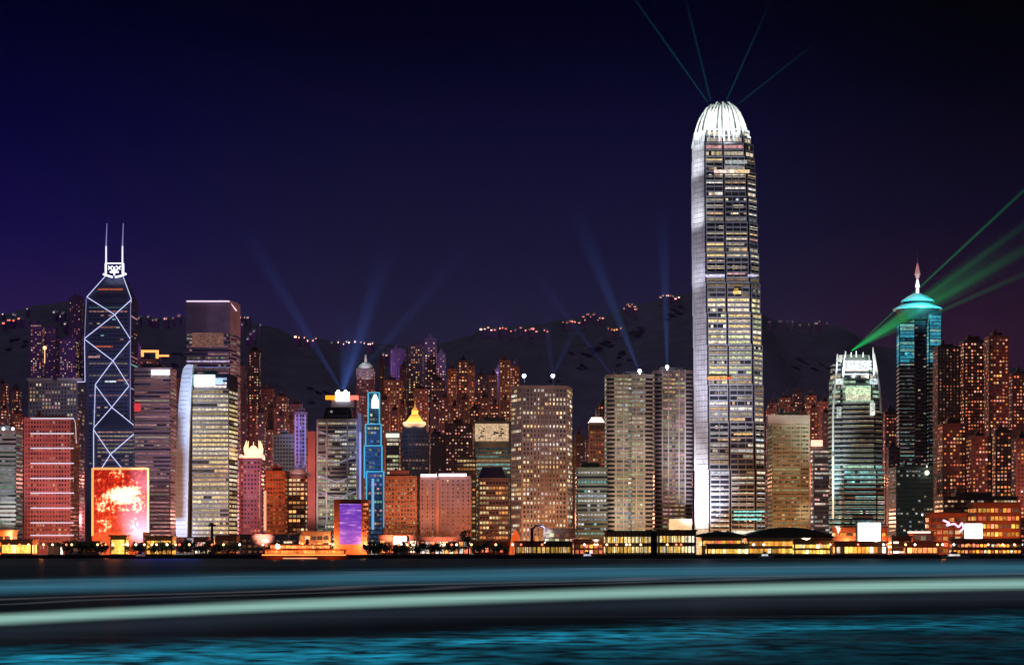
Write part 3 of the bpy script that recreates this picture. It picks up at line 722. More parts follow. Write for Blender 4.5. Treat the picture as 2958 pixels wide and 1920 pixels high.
# 10 red blocks
r, poly, zb, zt = tower('office_block', 'orange-red block with a glowing cream strip up its left corner', 618, 668, 1096, 1650,
    S(3.8, 2.6, .62, .5, .5, pal=(('red', 4), ('orange', 3)), br=(.10, .38), dim=.05, dimc=(1, .25, .12)), col=(.5, .16, .09), parts=40, seed=10)
m = MB(); m.box(PX(614, 1649), PX(619, 1649), 1646, 1649.5, PZ(1232, 1649), PZ(1140, 1649)); m.build('corner_light', emis('cream_strip_light', (1, .5, .3), .8), r)
flood(643, 1190, 1650, (1, .26, .12), 2.2, 50, off=110)
r, poly, zb, zt = tower('office_block', 'dark block with a pale curved roof and orange-gold windows beside the tower with crossed trusses', 668, 714, 1106, 1670,
    S(4, 3.4, .75, .55, .62, pal=(('orange', 3), ('gold', 3), ('warm', 2)), br=(.15, .95), dim=.03, dimc=(1, .3, .1), rowvar=.3, clump=1), col=(.25, .12, .12), parts=50, seed=11, plant=False)
m = MB(); yy = 1671
for k in range(8):
    a = math.pi * k / 8; b_ = math.pi * (k + 1) / 8; hw = (PX(714, yy) - PX(668, yy)) / 2; cx = PX(691, yy)
    za, zc = zt + 2 + 4.5 * math.sin(a), zt + 2 + 4.5 * math.sin(b_)
    m.hexa([(cx - hw * math.cos(a), yy, zt + .9), (cx - hw * math.cos(b_), yy, zt + .9), (cx - hw * math.cos(b_), yy + 24, zt + .9), (cx - hw * math.cos(a), yy + 24, zt + .9),
            (cx - hw * math.cos(a), yy, za), (cx - hw * math.cos(b_), yy, zc), (cx - hw * math.cos(b_), yy + 24, zc), (cx - hw * math.cos(a), yy + 24, za)])
m.build('vaulted_roof', wall((.6, .5, .52)), r); flood(690, 1105, 1670, (1, .8, .85), 1.4, 10, off=60, zl=40)
# plain dark slab
r, poly, zb, zt = tower('office_tower', 'plain dark grey-green slab with almost no lights, behind the orange-red block', 634, 692, 1010, 1950,
    S(4, 3, .6, .4, .03, pal=(('cream', 1),), br=(.05, .2), dim=.004), col=(.26, .29, .27), parts=12, seed=12)
flood(660, 1080, 1950, (.6, .55, .8), .5, 22, off=200, zl=50)
# 12 violet tower
r, poly, zb, zt = tower('office_tower', 'narrow tower with violet and blue vertical light strips, left of the trussed tower', 684, 714, 958, 1930,
    S(4, 3, .7, .5, .3, pal=(('purple', 3), ('pink', 1)), br=(.1, .5), dim=.04, dimc=(.6, .4, 1)), col=(.3, .26, .45), parts=40, seed=13)
for x, c in ((687, (.75, .3, .75)), (695, (.4, .3, .9)), (709, (.42, .42, 1))):
    m = MB(); m.tube((PX(x, 1928), 1928.8, PZ(1080, 1928)), (PX(x, 1928), 1928.8, PZ(962, 1928)), .55); m.build('vertical_light', emis('violet_line_%d' % x, c, .5), r)
flood(699, 1010, 1930, (.45, .4, 1), 1.8, 16, off=180, zl=70)

# 11 trussed bank tower
def truss_tower():
    Y = 1820
    st = S(4.1, 2.4, .85, .5, .55, run=.35, pal=(('olive', 3), ('cream', 3), ('white', 2), ('green', 1)), br=(.12, .65), dim=.02, rowvar=.25, clump=1)
    P = [(PX(736, Y), Y), (PX(832, Y), Y), (PX(832, Y), Y + 40), (PX(736, Y), Y + 40)]
    r, poly, zb, zt = tower('trussed_tower', 'grey tower with crossed white trusses under a glowing orange and white roof sign', 736, 832, 975, Y, st, poly=P, slab=.2, col=(.36, .36, .34), parts=80, seed=14, plant=False)
    sm = wall((.62, .6, .66))
    for y in (1010, 1068, 1112, 1150):
        for a, b_ in (((742, y - 8), (784, y + 8)), ((784, y + 8), (826, y - 8))):
            m = MB(); m.tube((PX(a[0], Y), Y - 1.6, PZ(a[1], Y)), (PX(b_[0], Y), Y - 1.6, PZ(b_[1], Y)), .9); m.build('truss', emis('truss_light', (.5, .46, .62), .32), r)
    for x in (738, 760, 808, 830): m = MB(); m.box(PX(x, Y) - .8, PX(x, Y) + .8, Y - 2.6, Y - .3, zb, zt); m.build('mast_column', sm, r)
    m = MB(); m.box(PX(716, Y), PX(734, Y), Y - 4, Y + 36, zb, PZ(1002, Y)); m.build('red_shaft', wall((.5, .16, .14)), r)
    m = MB(); m.box(PX(833, Y), PX(841, Y), Y - 3, Y + 30, zb, PZ(960, Y)); m.build('blue_shaft', wall((.45, .45, .7)), r)
    m = MB(); m.tube((PX(838, Y), Y - 3.6, PZ(1160, Y)), (PX(838, Y), Y - 3.6, PZ(1004, Y)), .8); m.build('vertical_light', emis('pale_blue_line', (.5, .5, 1), .75), r)
    m = MB(); m.prism([(PX(750, Y), Y + 4), (PX(818, Y), Y + 4), (PX(818, Y), Y + 30), (PX(750, Y), Y + 30)], zt, PZ(945, Y), 1, .86); m.build('crown_floors', GLASS, r)
    rng = random.Random(5); out, dark = [], MB(); facade(out, dark, (PX(756, Y), Y + 4), (PX(812, Y), Y + 4), zt + 2, PZ(950, Y), S(4, 3, .7, .5, .4, pal=(('rose', 1), ('cool', 1)), br=(.1, .5)), rng); emit_windows(r, out, dark, 10, rng)
    # roof sign: orange left wing, white centre, red right wing
    def bar(x0, x1, y0, y1, mat, nm, o=0): m = MB(); m.box(PX(x0, Y), PX(x1, Y), Y - 3 + o, Y + 1, PZ(y1, Y), PZ(y0, Y)); m.build(nm, mat, r)
    bar(757, 780, 919, 928, emis('orange_sign', (1, .30, .01), 1.6), 'roof_sign')
    bar(780.2, 812, 911, 930, emis('white_hot_sign', (1, .93, 1), 5.0, 'FRONT'), 'roof_sign')
    bar(812.2, 833, 919, 928, emis('red_hot_sign', (1, .16, .12), 1.8), 'roof_sign')
    m = MB(); m.box(PX(770, Y), PX(822, Y), Y + .9, Y + 6, PZ(945, Y) + .01, PZ(928, Y)); m.build('sign_support', METAL, r)
    for x in (786, 803): m = MB(); m.tube((PX(x, Y), Y, PZ(914, Y)), (PX(x, Y), Y, PZ(910, Y)), .6); m.ball((PX(x, Y), Y, PZ(909, Y)), 1.5); m.build('searchlight', emis('searchlight_glow', (.8, .86, 1), 9), r)
    flood(725, 1140, Y, (1, .5, .45), 1.9, 30, off=130); flood(725, 1040, Y, (1, .45, .4), 1.5, 20, off=130, zl=40); flood(786, 1180, Y, (.9, .95, .75), .8, 28, off=130)
truss_tower()

# 13 cyan stepped tower
def cyan_tower():
    Y = 1780
    r = root('stepped_tower', (PX(872, Y), Y, GZ), 'slim stepped tower outlined in cyan with a glowing white-green lantern at the top', 'tower')
    steps = [(856, 886, 912, 1000), (850, 890, 985, 1050), (847, 892, 1035, 1110), (852, 896, 1095, 1260)]
    body = MB(); rng = random.Random(13); out, dark = [], MB()
    line = emis('cyan_edge_light', (.08, .5, .75), .8)
    for k, (x0, x1, y0, y1) in enumerate(steps):
        Yk = Y - k * 2; p = boxpoly(x0, x1, Yk, 24); body.prism(p, GZ if k == 3 else PZ(y1, Yk), PZ(y0, Yk))
        st = S(4, 3, .8, .5, .5, pal=((('teal', 2), ('blue', 2), ('olive', 4), ('green', 2)) if k < 3 else (('teal', 2), ('rose', 2), ('cream', 1), ('blue', 1))), br=(.1, .5), dim=.10, dimc=(.1, .4, 1))
        facade(out, dark, p[0], p[1], PZ(y1, Yk) if k < 3 else GZ + 6, PZ(y0, Yk) - 2, st, rng, 1.5)
        for x in (p[0][0], p[1][0]):
            m = MB(); m.tube((x, Yk - .6, PZ(min(y1, 1225), Yk)), (x, Yk - .6, PZ(y0, Yk)), .7); m.build('edge_light', line, r)
        m = MB(); m.tube((p[0][0], Yk - .6, PZ(y0, Yk)), (p[1][0], Yk - .6, PZ(y0, Yk)), .5); m.build('ledge_light', line, r)
    body.build('body', wall((.10, .2, .35)), r); emit_windows(r, out, dark, 70, rng)
    m = MB(); m.tube((PX(868, Y), Y - 7.5, PZ(1230, Y)), (PX(868, Y), Y - 7.5, PZ(1112, Y)), 1.3); m.build('central_light', emis('sky_blue_line', (.25, .55, .9), .75), r)
    Yl = Y - 1; m = MB(); m.box(PX(864, Yl), PX(880, Yl), Yl - 2, Yl + .8, PZ(948, Yl), PZ(930, Yl)); m.prism([(PX(864, Yl), Yl - 2), (PX(880, Yl), Yl - 2), (PX(880, Yl), Yl + .8), (PX(864, Yl), Yl + .8)], PZ(930, Yl), PZ(916, Yl), 1, .3)
    m.build('lantern', emis('lantern_light', (.7, 1, .85), 1.9), r)
    flood(870, 1060, Y, (.1, .4, 1), 1.4, 22, off=160, zl=30)
cyan_tower()
# 14 domed hillside tower
r, poly, zb, zt = tower('domed_tower', 'hillside tower with a small white dome and lantern, above the orange and white roof sign', 828, 872, 858, 2350,
    S(4, 3.2, .6, .5, .55, pal=(('rose', 4), ('pink', 3)), br=(.12, .5), dim=.03, dimc=(1, .4, .6)), col=(.10, .06, .08), parts=20, cat='apartment tower', seed=15, plant=False)
Yd = 2362; m = MB(); m.ball((PX(850, Yd), Yd, zt), 10.5, 12, 8, 1.0); m.tube((PX(850, Yd), Yd, zt + 9), (PX(850, Yd), Yd, zt + 20), 2.2, 1.2); m.build('dome', princ('dome_stone', (.7, .68, .66), .6), r, smooth=True)
lamp('SPOT', (PX(850, Yd), Yd - 60, zt - 14), (PX(850, Yd), Yd, zt + 6), (.9, .9, 1), 1.0e5, 1, 40)

# 15 violet screen
def violet_screen():
    Y = 1570
    r = root('screen_building', (PX(818, Y), Y, GZ), 'small block with a violet light screen between orange walls', 'building')
    m = MB(); m.prism(boxpoly(776, 858, Y, 22), GZ, PZ(1160, Y)); m.build('body', wall((.3, .08, .035)), r)
    mm = bpy.data.materials.new('violet_screen'); mm.use_nodes = True; t = mm.node_tree; b = t.nodes['Principled BSDF']
    c = N(t, 'ShaderNodeTexCoord'); mp = N(t, 'ShaderNodeMapping'); mp.inputs['Scale'].default_value = (.12, 1, .5); n = N(t, 'ShaderNodeTexNoise'); n.inputs['Scale'].default_value = 1.0; n.inputs['Detail'].default_value = 5
    L(t, c.outputs['Object'], mp.inputs[0]); L(t, mp.outputs[0], n.inputs['Vector'])
    rp = ramp(t, [(.3, (.10, .03, .45)), (.5, (.20, .06, .62)), (.62, (.4, .14, .7)), (.72, (.75, .5, .95))]); L(t, n.outputs[0], rp.inputs[0]); L(t, rp.outputs[0], b.inputs['Emission Color']); b.inputs['Emission Strength'].default_value = .8
    b.inputs['Base Color'].default_value = (.05, .02, .1, 1); mm.cycles.emission_sampling = 'NONE'
    m = MB(); m.box(PX(790, Y), PX(840, Y), Y - 1.5, Y - .2, PZ(1264, Y), PZ(1170, Y)); m.build('screen', mm, r)
    out = []; dark = MB(); rng = random.Random(3); facade(out, dark, (PX(842, Y), Y), (PX(857, Y), Y), GZ + 3, PZ(1166, Y), S(3.6, 1.6, .9, .45, .8, pal=(('red', 2), ('orange', 1)), br=(.3, .9)), rng, .4); emit_windows(r, out, dark, 30, rng)
    flood(784, 1200, Y, (1, .3, .1), 1.2, 26, off=40, zl=8)
violet_screen()

# 16 golden pyramid tower
def pyramid_tower():
    Y = 1880
    r, poly, zb, zt = tower('pyramid_roofed_tower', 'dark brown tower under a glowing golden pyramid roof', 932, 1000, 1006, Y,
        S(4, 3.2, .6, .45, .14, pal=(('rose', 3), ('cream', 2)), br=(.06, .3), dim=.02, dimc=(.7, .5, .8)), col=(.2, .15, .16), parts=40, cat='tower', seed=16, plant=False)
    c = (PX(963, Y), Y + 14)
    def sq(h): return [(c[0] - h, c[1] - h), (c[0] + h, c[1] - h), (c[0] + h, c[1] + h), (c[0] - h, c[1] + h)]
    m = MB(); m.prism(sq(12), zt, PZ(982, Y)); m.build('upper_stage', wall((.2, .15, .16)), r)
    m = MB(); m.prism(sq(10), PZ(982, Y), PZ(962, Y), 1, .42); m.prism(sq(3.4), PZ(962, Y), PZ(952, Y), 1, .9); m.prism(sq(3.6), PZ(952, Y), PZ(940, Y), 1, .08)
    m.build('pyramid_roof', princ('gilt_roof', (.85, .5, .14), .5), r)
    m = MB(); m.tube((c[0], c[1], PZ(941, Y)), (c[0], c[1], PZ(928, Y)), .4, .15); m.build('finial', princ('gilt_roof', (.85, .5, .14), .5), r)
    for s in (-1, 1): lamp('SPOT', (c[0] + s * 13, c[1] - 26, PZ(990, Y)), (c[0], c[1], PZ(962, Y)), (1, .72, .34), 6e4, .5, 60)
    m = MB(); m.box(c[0] - 11, c[0] + 11, c[1] - 10.6, c[1] - 10.1, PZ(982, Y) + .1, PZ(979.5, Y)); m.build('eaves_light', emis('gold_light', (1, .7, .3), 1.6), r)
pyramid_tower()
r, poly, zb, zt = tower('office_block', 'small office block with a white-lit top floor right of the cyan stepped tower', 897, 930, 1004, 1930,
    S(4.2, 3, .9, .55, .45, run=.8, pal=(('olive', 1), ('cream', 2), ('orange', 1)), br=(.1, .9), dim=.01, rowvar=.3), col=(.2, .18, .2), parts=24, seed=17, plant=False)
m = MB(); m.box(PX(897, 1929), PX(928, 1929), 1927.6, 1929, PZ(1016, 1929), PZ(1007, 1929)); m.build('top_floor_light', emis('pale_green_light', (.95, 1, .8), 1.1), r)

# 19 / 20 low blocks on the waterfront
r, poly, zb, zt = tower('hotel_block', 'orange-brown hotel block with small square windows, right of the cyan stepped tower', 893, 972, 1108, 1610,
    S(3.5, 2.6, .5, .5, .5, pal=(('orange', 3), ('warm', 3), ('olive', 1)), br=(.08, .45), dim=.05, dimc=(1, .35, .2), rowvar=.18), col=(.5, .22, .14), parts=60, cat='hotel', seed=18, pier=9)
m = MB(); m.box(PX(905, 1612), PX(950, 1612), 1612, 1625, zt, PZ(1092, 1612)); m.build('rooftop_box', wall((.3, .12, .12)), r)
flood(933, 1190, 1610, (1, .38, .2), 1.7, 60, off=90)
r, poly, zb, zt = tower('hotel_block', 'mauve-brown hotel block with two bright white bars of light along its roof', 976, 1096, 1108, 1600,
    S(3.4, 2.2, .5, .5, .32, pal=(('rose', 3), ('warm', 3), ('pink', 2)), br=(.07, .45), dim=.05, dimc=(1, .45, .5), rowvar=.12), col=(.42, .26, .25), parts=70, cat='hotel', seed=19, pier=4.6, plant=False)
for a, b_, y in ((978, 1015, 1104), (1020, 1084, 1103)):
    m = MB(); m.box(PX(a, 1597), PX(b_, 1597), 1596.5, 1598, PZ(y + 3, 1597), PZ(y - 3, 1597)); m.build('roof_light_bar', emis('white_bar_light', (.9, .85, 1), 2.2), r)
m = MB(); m.box(PX(1014, 1598), PX(1021, 1598), 1597.3, 1599.6, GZ + 18, PZ(1114, 1598)); m.build('corner_pier', wall((.6, .3, .24)), r)
flood(1030, 1190, 1600, (1, .45, .3), 1.4, 60, off=90); flood(1055, 1120, 1600, (.9, .8, 1), .6, 34, off=90)

# 21 cream lit block
r, poly, zb, zt = tower('office_block', 'block with a broad cream glowing top and teal glass below, left of the lamp-topped slab', 1102, 1188, 980, 1880,
    S(4, 3, .85, .5, .3, run=.4, pal=(('teal', 2), ('olive', 2), ('warm', 3), ('white', 1)), br=(.08, .5), dim=.05, dimc=(.2, .7, .8), rowvar=.25), col=(.3, .24, .2), parts=40, seed=21, top=24)
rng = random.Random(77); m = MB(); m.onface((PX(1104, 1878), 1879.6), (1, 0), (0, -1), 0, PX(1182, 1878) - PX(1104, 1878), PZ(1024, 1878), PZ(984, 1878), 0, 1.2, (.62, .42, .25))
m.build('glowing_top', WIN, r, glow=True)  # cream light put in as the panel's own emission
m = MB()
for k in range(14): x = 1110 + rng.random() * 66; y = 992 + rng.random() * 24; m.box(PX(x, 1877), PX(x + rng.uniform(3, 9), 1877), 1877.6, 1878.4, PZ(y + 3, 1877), PZ(y, 1877))
m.build('louvres', DARK, r)
flood(1145, 1070, 1880, (1, .6, .3), .8, 16, off=160, zl=30)
r, poly, zb, zt = tower('office_block', 'low orange block with glowing upper windows between the cream-topped block and the hotel', 1060, 1108, 1062, 1850,
    S(4, 3, .8, .5, .6, pal=(('orange', 3), ('gold', 2), ('warm', 2)), br=(.2, .9), dim=.04, dimc=(1, .4, .2), clump=1), col=(.35, .18, .12), parts=30, seed=22)

# 22 dark mansard roofed block
def mansard():
    Y = 1640
    r, poly, zb, zt = tower('office_block', 'dark block with sloping navy roof and gold window rows, left of the lamp-topped slab', 1112, 1184, 1112, Y,
        S(4.2, 2.8, .72, .5, .55, pal=(('gold', 3), ('orange', 3), ('warm', 2)), br=(.15, 1.0), dim=.015, dimc=(1, .4, .2), rowvar=.35, clump=1), col=(.17, .10, .10), parts=80, seed=23, plant=False)
    m = MB(); p = [(PX(1112, Y), Y), (PX(1176, Y), Y), (PX(1176, Y), Y + 24), (PX(1112, Y), Y + 24)]; m.prism(p, zt + 1, PZ(1084, Y), 1, .72); m.build('sloping_roof', princ('navy_roof', (.02, .022, .07), .35), r)
    flood(1148, 1200, Y, (1, .35, .2), .8, 30, off=90)
mansard()

# 23 round-windowed slab
def lamp_slab():
    Y = 1610; a = (PX(1188, Y + 22), Y + 22); b_ = (PX(1212, Y), Y); c_ = (PX(1319, Y), Y + 4)
    d_ = (PX(1319, Y) - 6, Y + 40); P = [b_, c_, (PX(1330, Y + 42), Y + 42), (a[0] + 4, Y + 46), a]
    st = S(3.9, 3.15, .52, .55, .42, pal=(('cream', 4), ('white', 2), ('gold', 2), ('warm', 2)), br=(.2, 1.2), dim=.035, dimc=(.8, .7, .75), rowvar=.34, clump=1)
    r, poly, zb, zt = tower('slab_tower', 'pale office slab of square windows with two bright lamps on poles above its roof', 1188, 1330, 897, Y, st, poly=P, col=(.40, .32, .31), parts=100, seed=24, plant=False, pier=0)
    fin = MB(); p0, p1 = b_, c_; ln = math.hypot(p1[0] - p0[0], p1[1] - p0[1]); u = ((p1[0] - p0[0]) / ln, (p1[1] - p0[1]) / ln); nn = (u[1], -u[0])
    for k in range(14): s = 1 + (ln - 2) * k / 13; fin.onface(p0, u, nn, s - .35, s + .35, zb, zt, .03, .5)
    fin.onface(p0, u, nn, 0, ln, zt - 2, zt + .8, .031, .6, back=True); fin.build('mullions', wall((.45, .37, .36)), r)
    for x in (1218, 1285):
        m = MB(); m.tube((PX(x, Y + 8), Y + 8, zt), (PX(x, Y + 8), Y + 8, PZ(876, Y + 8)), .4); pole = m.build('lamp_pole', METAL, r)
        m = MB(); m.ball((PX(x, Y + 8), Y + 8, PZ(873, Y + 8)), 1.7); m.build('roof_lamp', emis('searchlight_glow', (.8, .86, 1), 9), pole)
    flood(1262, 1150, Y, (1, .84, .8), .75, 60, off=100); flood(1262, 980, Y, (.95, .8, .95), .6, 34, off=100, zl=20); flood(1270, 1190, Y, (1, .95, .7), .9, 26, off=70)
    flood(1196, 1100, Y + 20, (1, .5, .25), .8, 24, off=100, dx=-50)
lamp_slab()

# 24 small white-topped tower and dark teal one
r, poly, zb, zt = tower('office_tower', 'brown tower tapering to a bright white lit cap, right of the lamp-topped slab', 1368, 1406, 996, 1900,
    S(4, 3, .7, .5, .35, pal=(('orange', 3), ('red', 2), ('olive', 1)), br=(.08, .4), dim=.03, dimc=(1, .5, .3)), col=(.36, .18, .12), parts=40, seed=25, plant=False)
m = MB(); c = (PX(1387, 1900), 1912)
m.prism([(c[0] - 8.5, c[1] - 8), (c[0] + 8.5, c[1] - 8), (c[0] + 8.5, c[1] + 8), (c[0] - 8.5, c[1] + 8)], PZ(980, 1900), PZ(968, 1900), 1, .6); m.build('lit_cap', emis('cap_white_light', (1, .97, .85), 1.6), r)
m = MB(); m.prism([(c[0] - 8, c[1] - 7), (c[0] + 8, c[1] - 7), (c[0] + 8, c[1] + 7), (c[0] - 8, c[1] + 7)], zt, PZ(980, 1900)); m.tube((c[0], c[1], PZ(968, 1900)), (c[0], c[1], PZ(946, 1900)), 1.6, .5); m.build('upper_stage', wall((.36, .2, .14)), r)
flood(1387, 1040, 1900, (1, .45, .3), .9, 14, off=160, zl=50)
r, poly, zb, zt = tower('office_tower', 'dark teal glass block with a few cold white windows, in front of the white-capped tower', 1338, 1412, 1088, 1640,
    S(4, 2.8, .82, .45, .12, run=.5, pal=(('cool', 3), ('teal', 2), ('white', 1)), br=(.15, .7), dim=.012, dimc=(.2, .7, .8), rowvar=.14), col=(.14, .2, .2), slab=.15, parts=50, seed=26)
flood(1372, 1170, 1640, (.4, .8, .9), .45, 30, off=120)

# 25 banded twin towers
def banded(x0, x1, yt, Y, label, seed, tone, lampx, notch, col=(.42, .38, .35)):
    pw = PX(x1, Y) - PX(x0, Y); xL = PX(x0, Y); cxx = xL + pw / 2
    # plan: two half-round bays with a recess between
    P = []
    rad = pw * notch
    for k in range(7): a = math.pi + math.pi / 2 * k / 6; P.append((xL + rad + rad * math.cos(a), Y + rad * .7 + rad * .7 * math.sin(a)))
    P += [(cxx - 1.5, Y), (cxx - 1.5, Y + 5), (cxx + 1.5, Y + 5), (cxx + 1.5, Y)]
    for k in range(7): a = 1.5 * math.pi + math.pi / 2 * k / 6; P.append((xL + pw - rad + rad * math.cos(a), Y + rad * .7 + rad * .7 * math.sin(a)))
    P += [(xL + pw, Y + 32), (xL, Y + 32)]
    st = S(3.9, 2.4, .95, .5, .8, run=.7, pal=tone, br=(.12, .55), dim=.08, dimc=(.8, .75, .65), rowvar=.22)
    r, poly, zb, zt = tower('banded_tower', label, x0, x1, yt, Y, st, poly=P, slab=.35, col=col, parts=100, seed=seed, margin=.2, plant=False)
    m = MB()
    for q in (.2, .36, .64, .8): m.box(xL + pw * q - .6, xL + pw * q + .6, Y - .9, Y + .3, zb, zt + 1.4)
    m.build('column', wall((.5, .46, .42)), r)
    m = MB(); m.box(cxx - pw * .32, cxx + pw * .3, Y + 12, Y + 26, zt, zt + 5); m.build('plant_room', wall((.35, .33, .34)), r)
    m = MB(); m.tube((lampx[0], Y + 2, zt), (lampx[0], Y + 2, zt + 3), .4); m.ball((lampx[0], Y + 2, zt + 4.2), 1.6); m.build('roof_lamp', emis('searchlight_glow', (.8, .86, 1), 9), r)
    return r, zt
OL = (('olive', 4), ('cream', 4), ('cool', 2), ('white', 1))
Y = 1660
banded(1410, 1518, 872, Y, 'taller-looking grey-gold banded tower with rounded corners, left of the banded pair', 27, OL, (PX(1487, Y),), .16)
banded(1522, 1610, 862, Y + 40, 'darker banded tower with rounded corners, right of the banded pair, beside the tallest skyscraper', 28, (('warm', 3), ('olive', 2), ('rose', 3)), (PX(1551, Y + 40),), .18, (.3, .22, .24))
flood(1440, 1100, Y, (1, .9, .75), .8, 50, off=120); flood(1500, 960, Y, (.95, .9, .95), .7, 40, off=120, zl=25); flood(1575, 1080, Y + 40, (1, .7, .75), .3, 34, off=150); flood(1440, 1200, Y, (1, .9, .7), .9, 30, off=70)
m = MB(); m.box(PX(1555, 1640), PX(1608, 1640), 1640, 1655, GZ, PZ(1205, 1640))
o = m.build('lit_podium', wall((.7, .68, .6))); tag(o, 'pale floodlit podium block at the foot of the tallest skyscraper, left side', 'podium'); 
lamp('SPOT', (PX(1582, 1640), 1600, 6), (PX(1582, 1640), 1640, 24), (1, .9, .6), 6e4, 1, 110)

# 26 the tallest skyscraper
def tallest():
    Y0 = 1620; r = root('tall_skyscraper', (PX(1700, Y0), Y0, GZ), 'tallest skyscraper, tapering in steps to a blazing white rounded crown', 'skyscraper')
    rng = random.Random(26)
    K = Y0 / FD
    base = [(-57, 0), (-54, 0), (-54, -1), (-8, -1), (-8, 3), (-4, 3), (-4, -1), (52, -1), (52, 4), (57, 4), (82, 30), (82, 74), (57, 100), (-57, 100), (-82, 74), (-82, 32)]
    def plan(cx, half):
        s = (half - 3.2) / 82.0; xc = PX(cx + 3.4, Y0)
        return [(xc + x * s * K, Y0 + 20 + (y - 50) * s * K + 0) for x, y in base]
    segs = [(1262, 1090, 1700, 82.6), (1090, 980, 1698, 82), (980, 893, 1696.5, 81.3), (893, 800, 1695, 80.6), (800, 725, 1693, 79.9), (725, 655, 1691, 79.2), (655, 585, 1689.2, 78.4), (585, 515, 1687.6, 77.5), (515, 455, 1686.2, 76.6), (455, 396, 1685, 75.5), (396, 362, 1684, 74), (362, 330, 1683, 72), (330, 312, 1682, 67), (312, 298, 1682, 63.5)]
    mats = dict(g=(('gold', 4), ('cream', 4), ('olive', 3), ('white', 1)))
    def zone(y):
        if y < 330: return dict(lit=.45, br=(.2, .7))
        return {}
    body = MB(); clad = MB(); side = MB(); out, dark = [], MB()
    for i, (y0, y1, cx, half) in enumerate(segs):
        p = plan(cx, half); z0, z1 = PZ(y0, Y0) if i else GZ, PZ(y1, Y0)
        body.prism(p, z0, z1)
        vis = list(visible_edges(p))
        for k, a, b_ in vis:
            ln = math.dist(a, b_)
            if ln < 2.0: continue
            mx = (a[0] + b_[0]) / 2; u = ((b_[0] - a[0]) / ln, (b_[1] - a[1]) / ln); nn = (u[1], -u[0])
            isleft = k == 15 or k == 14
            ns = max(1, int((z1 - z0) / 4.2)); sh = (z1 - z0) / ns
            if isleft:
                for s in range(ns): side.onface(a, u, nn, .3, ln - .3, z0 + s * sh + .5, z0 + (s + 1) * sh, .02, .35)
                for s in range(4): side.onface(a, u, nn, ln * (s + .5) / 4 - .25, ln * (s + .5) / 4 + .25, z0, z1, .36, .9)
                continue
            # brightness zones by height
            zz = z0
            zones = [(1262, 1190, .45, (.3, 1.0)), (1190, 1080, .48, (.25, 1.0)), (1080, 1040, .25, (.1, .6)), (1040, 985, .65, (.3, 1.2)), (985, 930, .45, (.25, 1.0)), (930, 893, .10, (.1, .3)), (893, 800, .66, (.3, 1.1)), (800, 690, .95, (.5, 1.3)),
                     (690, 640, .05, (.05, .2)), (640, 520, .62, (.3, 1.0)), (520, 500, .1, (.1, .3)), (500, 400, .55, (.3, 1.1)), (400, 300, .5, (.25, .9)), (300, 270, .5, (.3, .8))]
            for (ya, yb_, lit, br) in zones:
                za, zc = max(z0, PZ(ya, Y0)), min(z1 - .5, PZ(yb_, Y0))
                if zc - za < 4: continue
                warm = 893 > ya > 560 or ya < 500
                pal = (('gold', 4), ('cream', 3), ('olive', 4)) if ya in (800, 893) else ((('gold', 4), ('cream', 4), ('warm', 1), ('rose', 1)) if warm else (('cream', 4), ('white', 3), ('warm', 2), ('cool', 1)))
                facade(out, dark, a, b_, za, zc, S(4.2, 2.3, .95, .52, lit, run=.85, pal=pal, br=br, dim=.02, dimc=(.6, .55, .7), rowvar=.22), rng, .35)
            for s in range(ns + 1): clad.onface(a, u, nn, 0, ln, z0 + s * sh - .75, z0 + s * sh + .75, .02, .32)
            nb = max(1, round(ln / 7))
            for s in range(nb + 1): q = min(max(ln * s / nb, .3), ln - .3); clad.onface(a, u, nn, q - .28, q + .28, z0, z1, .321, .62)
    body.build('body', GLASS, r); clad.build('cladding', SILVER, r); side.build('corner_cladding', princ('pale_cladding', (.5, .5, .54), .45, noise=.2, nscale=.12), r)
    # special floors
    def band(x0, x1, y, h, col, dy=.7):
        q = MB(); q.box(PX(x0, Y0), PX(x1, Y0), Y0 + 20 - 51 * K - dy, Y0 + 20 - 50 * K, PZ(y + h / 2, Y0), PZ(y - h / 2, Y0), col); out.append([9999, q])
    band(1645, 1690, 878, 7, (1, .38, .08), 1.0); band(1692, 1700, 878, 5, (.8, .1, .04), 1.0)
    band(1704, 1722, 679, 7, (1, .72, .25), 1.0); band(1706, 1716, 672, 4, (.5, .3, .05), 1.0)
    band(1706, 1778, 1188, 3, (.3, .95, .8), 1.0); band(1706, 1770, 1196, 3, (.25, .85, .72), 1.0); band(1706, 1770, 1206, 4, (.3, .9, .8), 1.0)
    band(1706, 1776, 1236, 8, (1, .95, .7), 1.1); band(1706, 1746, 1008, 4, (1, .62, .25), 1.0); band(1660, 1700, 398, 7, (1, .75, .66), .8)
    band(1700, 1742, 398, 7, (1, .72, .4), .8); band(1686, 1736, 376, 8, (.42, .44, .42), .8); band(1640, 1684, 640, 6, (.75, .7, 1), .8); band(1738, 1760, 640, 5, (.6, .55, .8), .8)
    emit_windows(r, out, dark, 100, rng)
    # crown: white stepped shell + curved fins ending in teeth
    prof = [(299, 63), (285, 59.5), (272, 55.5), (252.5, 46.5), (243, 40)]
    sh = MB(); cw = princ('crown_white', (.85, .87, .86), .5)
    pl = plan(1682, 50)
    for (ya, ha), (yb_, hb) in zip(prof, prof[1:]):
        sh.prism(plan(1682, 50), PZ(ya, Y0), PZ(yb_, Y0), ha / 50 * .975, hb / 50 * .975, c0=(PX(1684, Y0), Y0 + 20), c1=(PX(1684, Y0), Y0 + 20))
    sh.build('crown_shell', cw, r)
    cxx = PX(1684, Y0)
